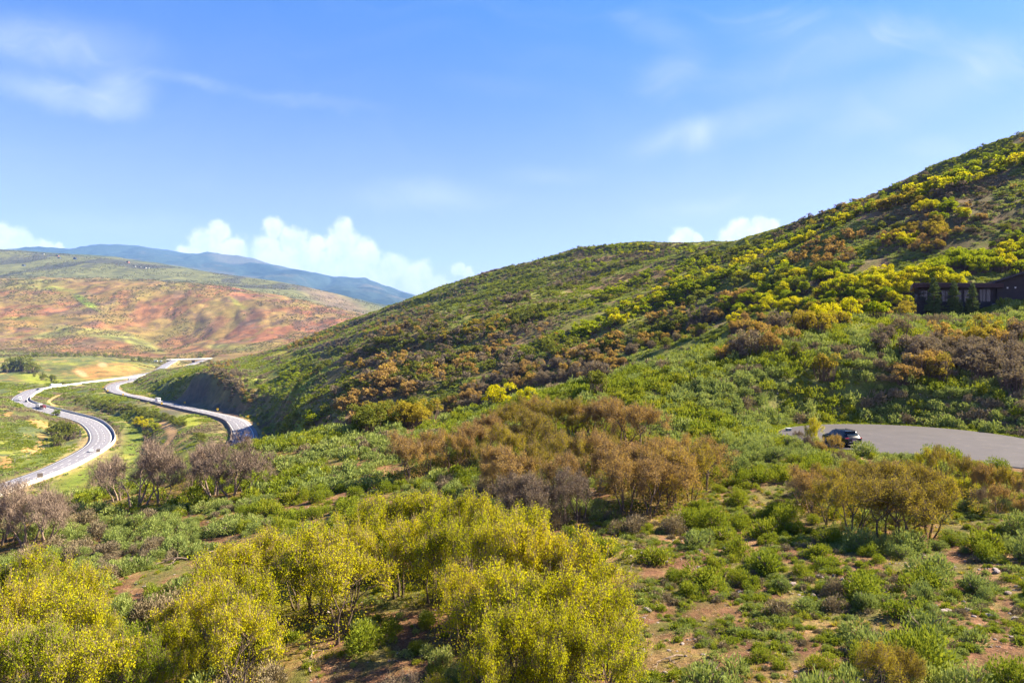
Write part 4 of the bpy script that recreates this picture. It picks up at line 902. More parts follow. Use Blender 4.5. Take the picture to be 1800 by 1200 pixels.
OAKS = OAKS[:NEARN]+[o for o in OAKS[NEARN:] if o['v'] > .12]
far_o = sorted(OAKS[NEARN:], key=lambda o: -o['s']); single = far_o[:300-NEARN]; mass = far_o[300-NEARN:]

COLW = {'Y': 'yellow-green', 'L': 'lime-green', 'O': 'bronze-leaved', 'A': 'amber-leaved', 'B': 'brown leafless-looking', 'G': 'dull green', 'D': 'bare grey'}
ORD = ['first', 'second', 'third', 'fourth', 'fifth', 'sixth', 'seventh', 'eighth', 'ninth', 'tenth', 'eleventh', 'twelfth', 'thirteenth', 'fourteenth']
PLN = {'thicket': 'the nearest yellow thicket', 'wing': 'the clump left of the thicket', 'corner': 'the lower left corner clump', 'soil': 'bare soil at lower right',
       'bronze': 'the bronze thicket on the spur', 'amber': 'the amber thicket by the street', 'verge': 'the thin verge trees by the street', 'kerb': 'the brush beside the parked car', 'brow': 'the dead oaks on the left brow'}
GRP = {'thicket': 'yellow oaks of the nearest thicket', 'wing': 'oaks left of the nearest thicket', 'corner': 'oaks in the lower left corner', 'soil': 'small oaks on bare soil', 'bronze': 'oaks of the bronze thicket', 'amber': 'oaks of the amber thicket', 'verge': 'thin oaks along the turning circle verge', 'kerb': 'brush oaks beside the parked car', 'brow': 'dead oaks on the left brow'}
lists = {}
for o in OAKS[:NEARN]: lists.setdefault(o['place'], []).append(o)
for pl, ls in lists.items():
    ls.sort(key=lambda o: o['y']); nr = max(1, round(len(ls)/8)); rows = [ls[i::1] for i in range(1)]
    per = math.ceil(len(ls)/nr); rows = [ls[i*per:(i+1)*per] for i in range(nr)]
    rn = ['only'] if nr == 1 else (['front', 'back'] if nr == 2 else ['front', 'middle', 'back'] if nr == 3 else ['front', 'second', 'third', 'fourth', 'fifth', 'sixth'])
    for rname, row in zip(rn, rows):
        row.sort(key=lambda o: o['px'])
        for i, o in enumerate(row):
            o['label'] = '%s oak, %s from left in %s%s' % (COLW[o['k']], ORD[i], '' if nr == 1 else '%s row of ' % rname, PLN[pl])
j = 0
for o in OAKS[:NEARN]:
    if o['k'] == 'D':
        t, c = BARE[j % 3]; nm = 'bare_oak'; cn = 'twigs'
    else:
        i = j % 5; t, c = TRUNKS[i], CROWNS[o['k']][i]; nm = 'oak_tree'; cn = 'crown'
    e = thing(nm, o['label'], 'tree', (o['x'], o['y'], o['z']-.03), RNG.uniform(0, 6.28), GRP[o['place']])
    e.scale = (o['h']*o['w'], o['h']*o['w'], o['h']*1.04)
    link('trunk', t, e); link(cn, c, e); j += 1
def slope_place(o):
    px, py = o['px'], o['py']
    if px > 1540 and py > 560: return 'in the brown wood below the dark house'
    if px > 1480 and py > 440 and py <= 600: return 'on the bank left of the dark house' if px < 1610 else 'behind the dark house'
    if px > 1230 and py > 520: return 'in the belt running left from the house'
    if px > 1400: return 'high on the right-hand slope above the house'
    if px > 1000 and py > 560: return 'in the shaded gully behind the spur'
    if px > 1000: return 'along the sunny ridge of the right-hand hill'
    if py > 640: return 'in the lower gully behind the spur brow'
    return 'on the rounded hill in the middle distance'
for i, o in enumerate(single):
    me = MID[o['k']][i % 4]; ob = link('oak_tree', me, None, (o['x'], o['y'], o['z']-.05), RNG.uniform(0, 6.28)); ob.scale = (o['h']*o['w'], o['h']*o['w'], o['h'])
    pl = slope_place(o); sz = 'large' if o['h'] > 4.2 else ('small' if o['h'] < 3.2 else 'medium')
    tag(ob, '%s %s oak %s' % (sz, COLW[o['k']], pl), 'tree', '%s %s oaks %s' % (sz, COLW[o['k']], pl))
KS = list(LEAFK); ms = [MID[k][s] for k in KS for s in range(4)]+[FARO[k][s] for k in KS for s in range(4)]
mx = np.array([(o['x'], o['y'], o['z']-.05) for o in mass]); mh = np.array([o['h'] for o in mass]); mw = np.array([o['w'] for o in mass])
mi_ = np.array([KS.index(o['k'])*4+k % 4+(0 if o['y'] < 260 else 24) for k, o in enumerate(mass)])
gn_mass('oak_scrub', 'mass of small oaks covering the slopes of the right-hand hills', mx, RNG.uniform(0, 6.28, len(mass)), np.stack([mh*mw, mh*mw, mh], 1), mi_, ms)

# trees of the valley floor, one by one (px, py, height in px, kind, label)
VT = [(22, 654, 24, 'W', 'big rounded green tree beside the lower carriageway'), (40, 653, 27, 'W', 'tallest dark green tree on the left valley bank'), (56, 655, 18, 'W', 'lower green tree right of the tallest valley tree'),
      (75, 668, 10, 'W', 'low green thicket on the bank below the valley trees'), (92, 671, 12, 'W', 'bright green thicket just above the tanker truck'), (8, 654, 12, 'W', 'small green tree at the left end of the valley trees'),
      (112, 775, 32, 'W', 'tall green shrub inside the left bend of the highway'), (98, 765, 26, 'W', 'green shrub uphill in the bend of the highway'), (126, 772, 26, 'W', 'green shrub nearest the shoulder in the bend'), (103, 784, 22, 'W', 'low green shrub at the foot of the bend thicket'), (99, 731, 12, 'L', 'small lone tree beside the far arm of the bend'),
      (243, 748, 16, 'Y', 'yellow-green willow beside the dirt trail'), (256, 755, 18, 'Y', 'yellow willow at the bend of the dirt trail'), (272, 757, 15, 'L', 'lime willow touching the dirt trail'), (258, 770, 13, 'W', 'low green shrub left of the dirt trail')]
for px, py, hp, k, lab in VT:
    x, y, z = hit(px, py); h = hp/1200*y
    me = MID[{'W': 'G', 'L': 'L', 'Y': 'Y'}[k]][len(lab) % 4]
    ob = link('valley_tree', me, None, (x, y, z-.2), RNG.uniform(0, 6)); ob.scale = (h*1.25, h*1.25, h); tag(ob, lab, 'tree', 'trees of the valley floor')
rowx = [58, 66, 97, 106, 118, 132, 140, 168, 184, 199, 210, 225, 233, 246, 249, 258, 265, 289, 351, 337]
for i, px in enumerate(rowx):
    py = 628 if px < 230 else (635 if px < 270 else 632); hp = [7, 8, 6, 7, 8, 6, 7, 8, 7, 6, 6, 6, 7, 9, 6, 7, 6, 6, 11, 6][i]
    x, y, z = hit(px, py); h = hp/1200*y
    ob = link('valley_tree', FARO['G'][i % 4], None, (x, y, z-.2), RNG.uniform(0, 6)); ob.scale = (h*1.1, h*1.1, h)
    lab = 'small dark green tree in the far row at the foot of the red hills' if i < 17 else ['dark bush beside the parked trailers', 'dark green tree above the overpass', 'small tree left of the dark overpass tree'][i-17]
    tag(ob, lab, 'tree', 'far row of valley trees' if i < 17 else None)
# creek thickets between the carriageways: nobody could count them
cp = []; rng = np.random.default_rng(77)
for cx, cy, rx, ry, an, nn in [(150, 706, 44, 8, -10, 60), (215, 717, 50, 7, -10, 70), (280, 735, 50, 7, -16, 70), (80, 684, 22, 4, 0, 12), (352, 770, 12, 8, -50, 12), (190, 722, 40, 5, -6, 26), (75, 663, 40, 6, -20, 40)]:
    for _ in range(nn):
        r = math.sqrt(rng.uniform()); t = rng.uniform(0, 6.28); a = R(-an); ex, ey = r*rx*math.cos(t), r*ry*math.sin(t)
        p = hit(cx+ex*math.cos(a)-ey*math.sin(a), cy+ex*math.sin(a)+ey*math.cos(a))
        if 300 < p[1] < 1300 and free(np.array([p[0]]), np.array([p[1]]))[0]: cp.append(p)
cp = np.array(cp); hs = rng.uniform(1.3, 3.4, len(cp))
gn_mass('creek_thicket', 'dark green willow thicket along the creek between the carriageways', cp, rng.uniform(0, 6, len(cp)), np.stack([hs*1.5, hs*1.5, hs], 1), rng.integers(0, 8, len(cp)), [MID['G'][s] for s in range(4)]+[FARO['G'][s] for s in range(4)])
# brush dots over the far slopes
n = 80000; yy = np.exp(RNG.uniform(math.log(1250), math.log(5000), n)); xx = RNG.uniform(-.82, -.12, n)*yy; zz_ = ground(xx, yy)
ok = (visible(xx, yy, zz_, 4) > .4) & free(xx, yy) & (fbm(xx, yy*.5, 120, 4, 52) > .50) & (RNG.uniform(size=n) < .55)
xx, yy, zz_ = xx[ok], yy[ok], zz_[ok]; hs = RNG.uniform(.9, 2.7, len(xx))*np.clip(yy/2200, .8, 1.4)
gn_mass('hill_brush', 'scattered dark brush dotting the red hills across the valley', np.stack([xx, yy, zz_-.2], 1), RNG.uniform(0, 6, len(xx)), np.stack([hs*2.2, hs*2.2, hs], 1), RNG.integers(0, 8, len(xx)), [FARO['B'][s] for s in range(4)]+[FARO['G'][s] for s in range(4)])

# ------------------------------------------------------------------ sagebrush, grass, stones
def in_oak(x, y):
    r = np.full(len(x), 9.0)
    for o in OAKS[:NEARN]:
        r = np.minimum(r, np.hypot(x-o['x'], y-o['y'])/(o['h']*o['w']*.36))
    return r
def scatter(n, y0, y1, u0=-.85, u1=.85):
    yy = np.sqrt(RNG.uniform(y0*y0, y1*y1, n)); xx = RNG.uniform(u0, u1, n)*yy; return xx, yy, ground(xx, yy)
SX = []
# spur: clumped, thick on the left and upper slopes, open on the bare soil at lower right
x, y, z = scatter(38000, 21, 142)
px, py = pix(x, y, z)
cl = fbm(x, y, 7.0, 3, 61); cl2 = fbm(x, y, 2.4, 3, 62)
dens = np.where(py < 800, 1.3, 1.0)*np.where((px > 1000) & (py > 860), .42, 1.0)
up = (px > 900) & (py < 790); dens = np.where(up, 2.5, dens)
dens = np.where((px > 470) & (px < 780) & (py > 1010), .12, dens)
keep = (RNG.uniform(size=len(x)) < dens*np.where(up, sstep(.22, .42, cl*.5+cl2*.5), sstep(.38, .56, cl*.5+cl2*.5))) & free(x, y) & (visible(x, y, z, 1.0) > .1) & (in_oak(x, y) > 1.0)
x, y, z, px, py = x[keep], y[keep], z[keep], px[keep], py[keep]
# thin out by size so that shrubs stand apart
rad = np.clip(RNG.lognormal(-.44, .42, len(x)), .28, 1.35)
rad = np.where((px > 1000) & (py < 800), rad*1.1, rad)
cell = {}
keepi = []
for i in np.argsort(-rad):
    cx_, cy_ = int(x[i]//1.4), int(y[i]//1.4); good = True
    for a in (-1, 0, 1):
        for b in (-1, 0, 1):
            for q in cell.get((cx_+a, cy_+b), ()):
                if (x[q]-x[i])**2+(y[q]-y[i])**2 < ((rad[q]+rad[i])*(.48 if py[i] < 800 else (.64 if px[i] > 1000 else .58)))**2: good = False; break
            if not good: break
        if not good: break
    if good: cell.setdefault((cx_, cy_), []).append(i); keepi.append(i)
keepi = np.array(keepi); x, y, z, px, py, rad = (v[keepi] for v in (x, y, z, px, py, rad))
kn = fbm(x, y, 9, 3, 63)+RNG.normal(size=len(x))*.09
kind = np.where(kn > .60, 1, np.where(kn < .38, 2, 0))
kind = np.where((px > 1000) & (py > 820) & (RNG.uniform(size=len(x)) < .30), 1, kind)
kind = np.where((kind == 2) & (RNG.uniform(size=len(x)) < .45), 0, kind)
size = rad/y*(1-.9*((px < -20) | (px > 1820) | (py > 1230)))
order = np.argsort(-size); ind = set(order[:300].tolist())
KN = ['sage', 'brush', 'grey']
def sage_place(px, py):
    if px > 1080 and py > 830: return 'on bare red soil in the lower right' if px < 1450 else 'on the stony slope below the amber thicket'
    if px > 1000: return 'on the green slope beside the turning circle'
    if px < 480: return 'on the ochre slope behind the lower left oaks' if py < 1060 else 'among the lower left oaks'
    return 'at the edge of the nearest oak thicket'
for i in order[:300]:
    k = int(kind[i]); ob = link(['sagebrush_shrub', 'green_shrub', 'dry_shrub'][k], SAGE[KN[k]][int(i) % 4], None, (x[i], y[i], z[i]-.02), RNG.uniform(0, 6.28))
    ob.scale = (rad[i], rad[i], rad[i]*RNG.uniform(1.1, 1.6))
    pl = sage_place(px[i], py[i]); sz = 'large' if rad[i] > .8 else ('small' if rad[i] < .55 else 'medium'); cw = ['grey-green sagebrush', 'bright green bitterbrush', 'dry straw-grey shrub'][k]
    tag(ob, '%s %s %s' % (sz, cw, pl), 'shrub', '%s %s %s' % (sz, cw, pl))
rest = order[300:]
xs3, ys3, zs3 = scatter(34000, 20, 80); ps3, qs3 = pix(xs3, ys3, zs3)
k3 = (RNG.uniform(size=len(xs3)) < sstep(.36, .6, fbm(xs3, ys3, 3.0, 3, 68))*np.where((ps3 > 1000) & (qs3 > 820), 1.2, .2)) & free(xs3, ys3) & (in_oak(xs3, ys3) > .9)
xs3, ys3, zs3 = xs3[k3], ys3[k3], zs3[k3]; r3 = np.clip(RNG.lognormal(-1.5, .4, len(xs3)), .1, .42); kd3 = RNG.choice([0, 0, 1, 1, 2], len(xs3))
P1 = np.stack([x[rest], y[rest], z[rest]-.02], 1); s1 = np.stack([rad[rest]]*2+[rad[rest]*RNG.uniform(1.1, 1.65, len(rest))], 1)
i1 = kind[rest]*4+RNG.integers(0, 4, len(rest))+np.where(y[rest] < 75, 0, 12)
# hills and valley: smaller-looking, so simpler shrubs
x2, y2, z2 = scatter(520000, 142, 900, -.8, .82)
px2, py2 = pix(x2, y2, z2)
vsb = visible(x2, y2, z2, 1.0) > .2
d2 = np.where(px2 < 430, 1.25*sstep(.32, .52, fbm(x2, y2, 24, 3, 64)), .80)*np.clip(1.4-y2/1100, .4, 1)
k2 = vsb & free(x2, y2) & (RNG.uniform(size=len(x2)) < d2*sstep(.30, .52, fbm(x2, y2, 9, 3, 65)))
cutm = lookup(cut, x2, y2); k2 &= (cutm < .35)
oc2m = lookup(oc2, x2, y2); k2 &= ~((oc2m > .4) & (RNG.uniform(size=len(x2)) < .75))
grassm = np.clip(blob(160, 850, 120, 48, 25, X=px2, Y=py2)+blob(235, 775, 26, 40, 0, X=px2, Y=py2)+blob(497, 622, 26, 8, X=px2, Y=py2), 0, 1); k2 &= ~((grassm > .4) & (RNG.uniform(size=len(x2)) < .93))
x2, y2, z2 = x2[k2], y2[k2], z2[k2]
r2 = np.clip(RNG.lognormal(-.38, .28, len(x2)), .4, 1.4)*np.clip(y2/420, 1, 1.7)
kn2 = fbm(x2, y2, 30, 3, 66)+RNG.normal(size=len(x2))*.08; kd2 = np.where(kn2 > .55, 1, np.where(kn2 < .36, 2, 0))
P2 = np.stack([x2, y2, z2-.05], 1); s2 = np.stack([r2*1.1, r2*1.1, r2*1.15], 1); i2_ = kd2*4+RNG.integers(0, 4, len(x2))+np.where(y2 < 230, 12, 24)
gn_mass('sagebrush', 'grey-green sagebrush covering the slopes', np.concatenate([P1, P2, np.stack([xs3, ys3, zs3-.01], 1)]), RNG.uniform(0, 6.28, len(P1)+len(P2)+len(xs3)), np.concatenate([s1, s2, np.stack([r3, r3, r3*1.1], 1)]), np.concatenate([i1, i2_, kd3*4+12+RNG.integers(0, 4, len(xs3))]),
        [SAGE[k][s] for k in KN for s in range(4)]+[SAGEM[k][s] for k in KN for s in range(4)]+[SAGEF[k][s] for k in KN for s in range(4)])
# grass
x, y, z = scatter(70000, 20, 135)
px, py = pix(x, y, z); gm = fbm(x, y, 4.2, 5, 24, .6)*.5+fbm(x, y, 5.5, 5, 21, .6)*.5
p = sstep(.46, .58, gm)*np.where(py < 800, .5, .8)*np.clip(70/y, .25, 1)
k = (RNG.uniform(size=len(x)) < p) & free(x, y) & (visible(x, y, z, .5) > .2)
x, y, z = x[k], y[k], z[k]; s_ = RNG.uniform(.10, .30, len(x))
gn_mass('grass', 'yellow and green bunch grass between the shrubs', np.stack([x, y, z], 1), RNG.uniform(0, 6.28, len(x)), np.stack([s_*1.2, s_*1.2, s_], 1), RNG.integers(0, 3, len(x)), TUFT)
# grass verge round the turning circle
t = RNG.uniform(0, 6.28, 2600); rr = CUL[2]+RNG.uniform(.2, 2.4, 2600); x = CUL[0]+rr*np.cos(t); y = CUL[1]+rr*np.sin(t); k = cul_d(x, y) > .15; x, y = x[k], y[k]; z = ground(x, y); s_ = RNG.uniform(.15, .35, len(x))
gn_mass('verge_grass', 'bright green grass strip edging the turning circle', np.stack([x, y, z], 1), RNG.uniform(0, 6.28, len(x)), np.stack([s_*1.5, s_*1.5, s_], 1), np.zeros(len(x), int), [mesh_np('verge_tuft', *tuft_shape(410), [M['brush']])])
# stones
x, y, z = scatter(24000, 20, 100); px, py = pix(x, y, z)
p = np.where(px > 950, .9, .22)*sstep(.48, .62, fbm(x, y, 5, 4, 71, .6)); k = (RNG.uniform(size=len(x)) < p) & free(x, y) & (visible(x, y, z, .3) > .3); x, y, z = x[k], y[k], z[k]
rs = np.clip(RNG.lognormal(-2.55, .5, len(x)), .03, .2); od = np.argsort(-rs/y); big = od[:70]; sm = od[70:]
gn_mass('gravel', 'loose stones strewn over the bare soil', np.stack([x, y, z], 1)[sm], RNG.uniform(0, 6.28, len(sm)), np.stack([rs[sm]]*3, 1), RNG.integers(0, 4, len(sm)), ROCK)
for i in big:
    ob = link('rock', ROCK[int(i) % 4], None, (x[i], y[i], z[i]+rs[i]*.2), RNG.uniform(0, 6.28)); ob.scale = (rs[i]*1.35, rs[i]*1.2, rs[i]*1.1)
    q = pix(x[i], y[i], z[i]); pl = sage_place(*q); tag(ob, 'pale grey angular rock lying '+pl, 'rock', 'rocks '+pl)
# dead branches on the ground
def branch(seed):
    rng = np.random.default_rng(seed); A = Acc()
    def gr(p, d, L, r, k):
        pth = [p]; rd_ = [r]
        for i in range(4):
            d = d+rng.normal(size=3)*.28; d[2] = d[2]*.6+(.05-p[2])*.4; d /= np.linalg.norm(d); p = p+d*L/4; pth.append(p); rd_.append(r*(1-.2*(i+1)))
        A.add(*tube_rows(pth, rd_, 5))
        if k < 2:
            for c in range(3): gr(pth[1+c], d+rng.normal(size=3)*.8, L*.6, r*.55, k+1)
    gr(np.array([0, 0, .06]), np.array([1., 0, .15]), 1.6, .055, 0); return A.get()
DEADB = [mesh_np('fallen_branch', *branch(600+s), [M['bark_grey']]) for s in range(3)]
for i, (px_, py_, sc_, lab) in enumerate([(545, 1185, 1.1, 'pale fallen branch on bare soil under the nearest thicket'), (330, 985, 1.3, 'grey fallen branch on the ochre slope among sagebrush'), (205, 925, 1.0, 'small fallen branch below the dead oaks'), (1105, 1010, .8, 'grey fallen branch on stony soil right of the thicket'), (1200, 1155, .9, 'dead twiggy branch on bare red soil near the bottom edge'), (500, 950, 1.1, 'fallen branch behind the clump left of the thicket'), (1235, 1130, .8, 'dark dead branch between green shrubs on red soil'), (380, 970, 1.2, 'longest fallen branch on the ochre slope')]):
    x_, y_, z_ = hit(px_, min(py_, 1190)); ob = link('fallen_branch', DEADB[i % 3], None, (x_, y_, z_+.03), RNG.uniform(0, 6)); ob.scale = (sc_,)*3; tag(ob, lab, 'branch', 'fallen branches')

# ------------------------------------------------------------------ the dark house on the slope
M['wall_dark'] = plain('dark_timber_wall', (0.040, 0.030, 0.028), .75, scale=1.2, var=.3)
M['fascia'] = plain('red_brown_fascia', (0.052, 0.024, 0.019), .6, scale=1.5, var=.2)
M['stone'] = plain('dark_stone_base', (0.050, 0.042, 0.040), .9, scale=3.0, var=.45)
M['roof_dark'] = plain('dark_metal_roof', (0.045, 0.040, 0.042), .5, scale=1.0, var=.15)
M['frame_dark'] = plain('window_frame_dark', (0.03, 0.025, 0.025), .5, var=.1)
M['lamp_glass'] = plain('frosted_lamp_glass', (0.75, 0.72, 0.66), .4, var=.05)
def glass(name, tint=(0.10, 0.13, 0.16)):
    m_, gg, out = mat(name); n = gg.noise(gg.new('ShaderNodeTexCoord').outputs['Object'], .8, 3)
    c = gg.mix(n, (*[v*.6 for v in tint], 1), (*[v*1.5 for v in tint], 1)); principled(gg, out, c, .12, .0, spec=.35); return m_
M['glass'] = glass('house_glass', (0.045, 0.05, 0.045)); M['carglass'] = glass('car_glass', (0.02, 0.03, 0.035))
HY = 139.5; PXM = HY/1200
hx = lambda px: (px-900)*PXM
hz = lambda py: (600-py)*PXM
H = thing('house', 'low dark modern house with red-brown flat roof edge on the hillside', 'house', (hx(1690), HY, HOUSE_Z))
ox, oy, oz = hx(1690), HY, HOUSE_Z
X0, X1 = hx(1607)-ox, hx(1753)-ox; ZT = hz(507)-oz; ZS = hz(531)-oz; ZB = hz(566)-oz
def skew(mb, k=.62):
    mb.V = [(x+k*max(0, y), y, z) for x, y, z in mb.V]; return mb
skew(MB().box(X0, X1, 0, 8, ZS, ZT+.05)).build('wall', M['wall_dark'], H)
skew(MB().box(X0+.35, X1, -.25, 8.1, ZB-1.5, ZS-.004)).build('stone_base', M['stone'], H)
skew(MB().box(hx(1597)-ox, hx(1756)-ox, -1.5, 9, ZT+.06, ZT+.95, .04)).build('roof_edge', M['fascia'], H)
skew(MB().box(hx(1597)-ox+.25, hx(1756)-ox-.25, -1.25, 8.8, ZT+.955, ZT+1.05)).build('roof', M['roof_dark'], H)
for a, b, t, bt in [(1608.5, 1613.5, 513, 530), (1616.5, 1630, 511, 527.5), (1634, 1642, 511, 529), (1655, 1668, 511, 530), (1672, 1690, 511, 530), (1695, 1704, 510, 530), (1722, 1732.5, 509, 530), (1734, 1741, 509, 530)]:
    f = MB(); x0, x1, z0, z1 = hx(a)-ox, hx(b)-ox, hz(bt)-oz, hz(t)-oz; q = .09
    f.box(x0-q, x1+q, -.06, .02, z1, z1+q).box(x0-q, x1+q, -.09, .02, z0-q, z0).box(x0-q, x0, -.06, .02, z0, z1).box(x1, x1+q, -.06, .02, z0, z1)
    if x1-x0 > 1.2: f.box((x0+x1)/2-.04, (x0+x1)/2+.04, -.05, .02, z0, z1)
    w_ = f.build('window', M['frame_dark'], H); MB().box(x0, x1, -.02, .01, z0, z1).build('pane', M['glass'], w_)
# gabled hall on the right of the wing, turned towards the valley
GX0 = hx(1752)-ox; GZ = hz(538)-oz; gl = hz(496)-oz; HW_ = 17.0; gp = gl+.30*HW_/2*1.12; HR = -R(31)
MB().prism([(0, GZ-2), (HW_, GZ-2), (HW_, gl), (HW_/2, gp), (0, gl)], -.6, 11).build('gable_wall', M['wall_dark'], H, (GX0, 0, 0), HR)
th = .42; sl = (gp-gl)/(HW_/2); ov = 3.4
MB().prism([(-ov, gl-ov*sl+.02), (HW_/2, gp+.02), (HW_+2, gl-2*sl+.02), (HW_+2, gl-2*sl+th), (HW_/2, gp+th), (-ov, gl-ov*sl+th)], -1.8, 12).build('gable_roof', M['roof_dark'], H, (GX0, 0, 0), HR)
for px in (1766, 1776.5):
    l_ = MB(); cx = (px-1752)*PXM*1.06; cz = hz(507)-oz; l_.box(cx-.07, cx+.07, -.66, -.6, cz-.2, cz+.2)
    lo = l_.build('wall_lamp', M['frame_dark'], H, (GX0, 0, 0), HR); MB().tube((cx, -.78, cz-.14), (cx, -.78, cz+.16), .13, .16, 10).build('lamp_glass', M['lamp_glass'], lo)
# boulders retaining the terrace
rng = np.random.default_rng(31)
for i, (px, py, r) in enumerate([(1622, 555, .7), (1632, 556, .8), (1645, 555, .6), (1654, 554, .75), (1748, 541, .6), (1762, 539, .8), (1778, 538, .9), (1792, 539, .7), (1755, 545, .5)]):
    Y = HY-2.5; x_ = (px-900)/1200*Y; z_ = max(gz(x_, Y), (600-py)/1200*Y-.4)
    ob = link('boulder', ROCK[i % 4], None, (x_, Y, gz(x_, Y)+r*.3), rng.uniform(0, 6)); ob.scale = (r*1.3, r*1.1, r*1.1)
    tag(ob, 'grey boulder in the low edging below the left end of the house' if i < 4 else 'grey boulder on the terrace edge below the gabled hall', 'rock', 'boulders below the left house wing' if i < 4 else 'boulders below the gabled hall')
def spruce_shape(seed, whorls=26):
    rng = np.random.default_rng(seed); A = Acc(); T = Acc(); T.add(*tube_rows([[0, 0, -.05], [0, 0, .5], [0, 0, 1.0]], [.022, .014, .003], 7))
    for w in range(whorls):
        h = .07+.90*(w/whorls)**1.05; L = .30*(1-h)**.85+.012; nb = 9 if h < .7 else 6
        for b in range(nb):
            th = rng.uniform(0, 6.28); l = L*rng.uniform(.75, 1.1); d = np.array([math.cos(th), math.sin(th), -.22 if h < .6 else .15])
            n = max(5, int(46*l/.3)); t = rng.uniform(.12, 1, n)**.8; c = np.array([0, 0, h])+d*(t*l)[:, None]; c[:, 2] += .10*l*t*t; s = np.cross(d, [0, 0, 1.]); c += s*rng.normal(size=(n, 1))*.035*(1.2-t)[:, None]
            V, F = leaf_quads(rng, c, .026, .34, -.1); A.add(V, F)
            T.add(*tube_rows([[0, 0, h], np.array([0, 0, h])+d*l*.9], [.005, .002], 3))
    return T.get(), A.get()
SPR = [spruce_shape(700+s) for s in range(2)]
for i, (px, pt, pb, lab) in enumerate([(1642, 484, 552, 'leftmost dark spruce in front of the house windows'), (1677, 491, 552, 'middle dark spruce in front of the house'), (1709, 495, 553, 'right-hand spruce, best lit, in front of the house')]):
    Y = HY-2.6-.4*i; x_ = (px-900)/1200*Y; zt_ = (600-pt)/1200*Y; z0 = gz(x_, Y); h = zt_-z0
    e = thing('spruce_tree', lab, 'tree', (x_, Y, z0), i*1.3); e.scale = (h*.88, h*.88, h)
    t, c = SPR[i % 2]; link('trunk', mesh_np('trunk', t[0], t[1], [M['bark']]), e); link('crown', mesh_np('crown', c[0], c[1], [M['spruce']]), e)

# ------------------------------------------------------------------ cars
M['black_paint'] = plain('black_car_paint', (0.006, 0.008, 0.014), .25, .0, var=.1, spec=.35, coat=.15)
M['white_carpaint'] = plain('white_vehicle_paint', (0.72, 0.73, 0.74), .3, var=.04, spec=.5, coat=.5)
M['red_paint'] = plain('red_vehicle_paint', (0.42, 0.035, 0.04), .35, var=.1, spec=.5, coat=.4)
M['darkred_paint'] = plain('dark_red_vehicle_paint', (0.13, 0.03, 0.035), .4, var=.15)
M['blue_white'] = plain('pale_blue_trailer_paint', (0.42, 0.62, 0.86), .35, var=.06)
M['silver'] = plain('tank_aluminium', (0.75, 0.76, 0.78), .25, .6, var=.05)
M['tyre'] = plain('tyre_rubber', (0.018, 0.018, 0.018), .9, var=.2)
M['rim'] = plain('wheel_rim', (0.30, 0.31, 0.32), .35, .8, var=.1)
M['tail'] = plain('red_tail_lamp', (0.50, 0.02, 0.025), .2, var=.1, spec=.6, coat=.6)
M['plate'] = plain('number_plate', (0.50, 0.32, 0.30), .5, var=.2)
M['trim'] = plain('black_plastic_trim', (0.015, 0.015, 0.016), .6, var=.1)
M['chrome'] = plain('bright_trim', (0.7, 0.7, 0.7), .2, .9, var=.05)
SUV = [(-2.36, .42, .62, .92, .98, .72, .82, .80, .66), (-2.30, .34, .66, .98, 1.05, .80, .89, .87, .70), (-2.12, .28, .68, 1.02, 1.20, .84, .92, .90, .70), (-1.72, .26, .70, 1.05, 1.64, .86, .94, .915, .66), (-1.2, .25, .70, 1.04, 1.69, .87, .945, .92, .67),
       (0.0, .25, .70, 1.0, 1.69, .87, .945, .92, .67), (.45, .25, .70, .98, 1.62, .87, .945, .92, .66), (1.22, .25, .70, .96, 1.10, .87, .94, .91, .72), (1.5, .26, .68, .93, 1.02, .86, .935, .90, .70), (2.05, .30, .64, .84, .92, .82, .90, .84, .60), (2.30, .38, .58, .72, .78, .72, .80, .74, .5)]
def car_body(S):
    mb = MB(); V = []; n = 10
    for (x, z0, zm, zb, zt, wb, wm, ws, wt) in S:
        V += [(x, wb, z0), (x, wm, zm), (x, ws, zb), (x, wt+.03, zt-.05), (x, wt*.8, zt), (x, -wt*.8, zt), (x, -wt-.03, zt-.05), (x, -ws, zb), (x, -wm, zm), (x, -wb, z0)]
    F = [(i*n+k, i*n+(k+1) % n, (i+1)*n+(k+1) % n, (i+1)*n+k) for i in range(len(S)-1) for k in range(n)]
    F += [tuple(range(n-1, -1, -1)), tuple(range((len(S)-1)*n, len(S)*n))]
    return mb.add(V, F)
def lerpS(S, x):
    for a, b in zip(S[:-1], S[1:]):
        if a[0] <= x <= b[0]: t = (x-a[0])/(b[0]-a[0]); return [p+(q-p)*t for p, q in zip(a, b)]
    return list(S[-1])
def side_pane(S, xs_, t0, t1, sg, off=.012):
    mb = MB(); V = []
    for x in xs_:
        s = lerpS(S, x)
        for t in (t0, t1): V.append((x, sg*(s[7]+(s[8]+.03-s[7])*t+off), s[3]+(s[4]-.05-s[3])*t))
    return mb.add(V, [(2*i, 2*i+1, 2*i+3, 2*i+2) for i in range(len(xs_)-1)])
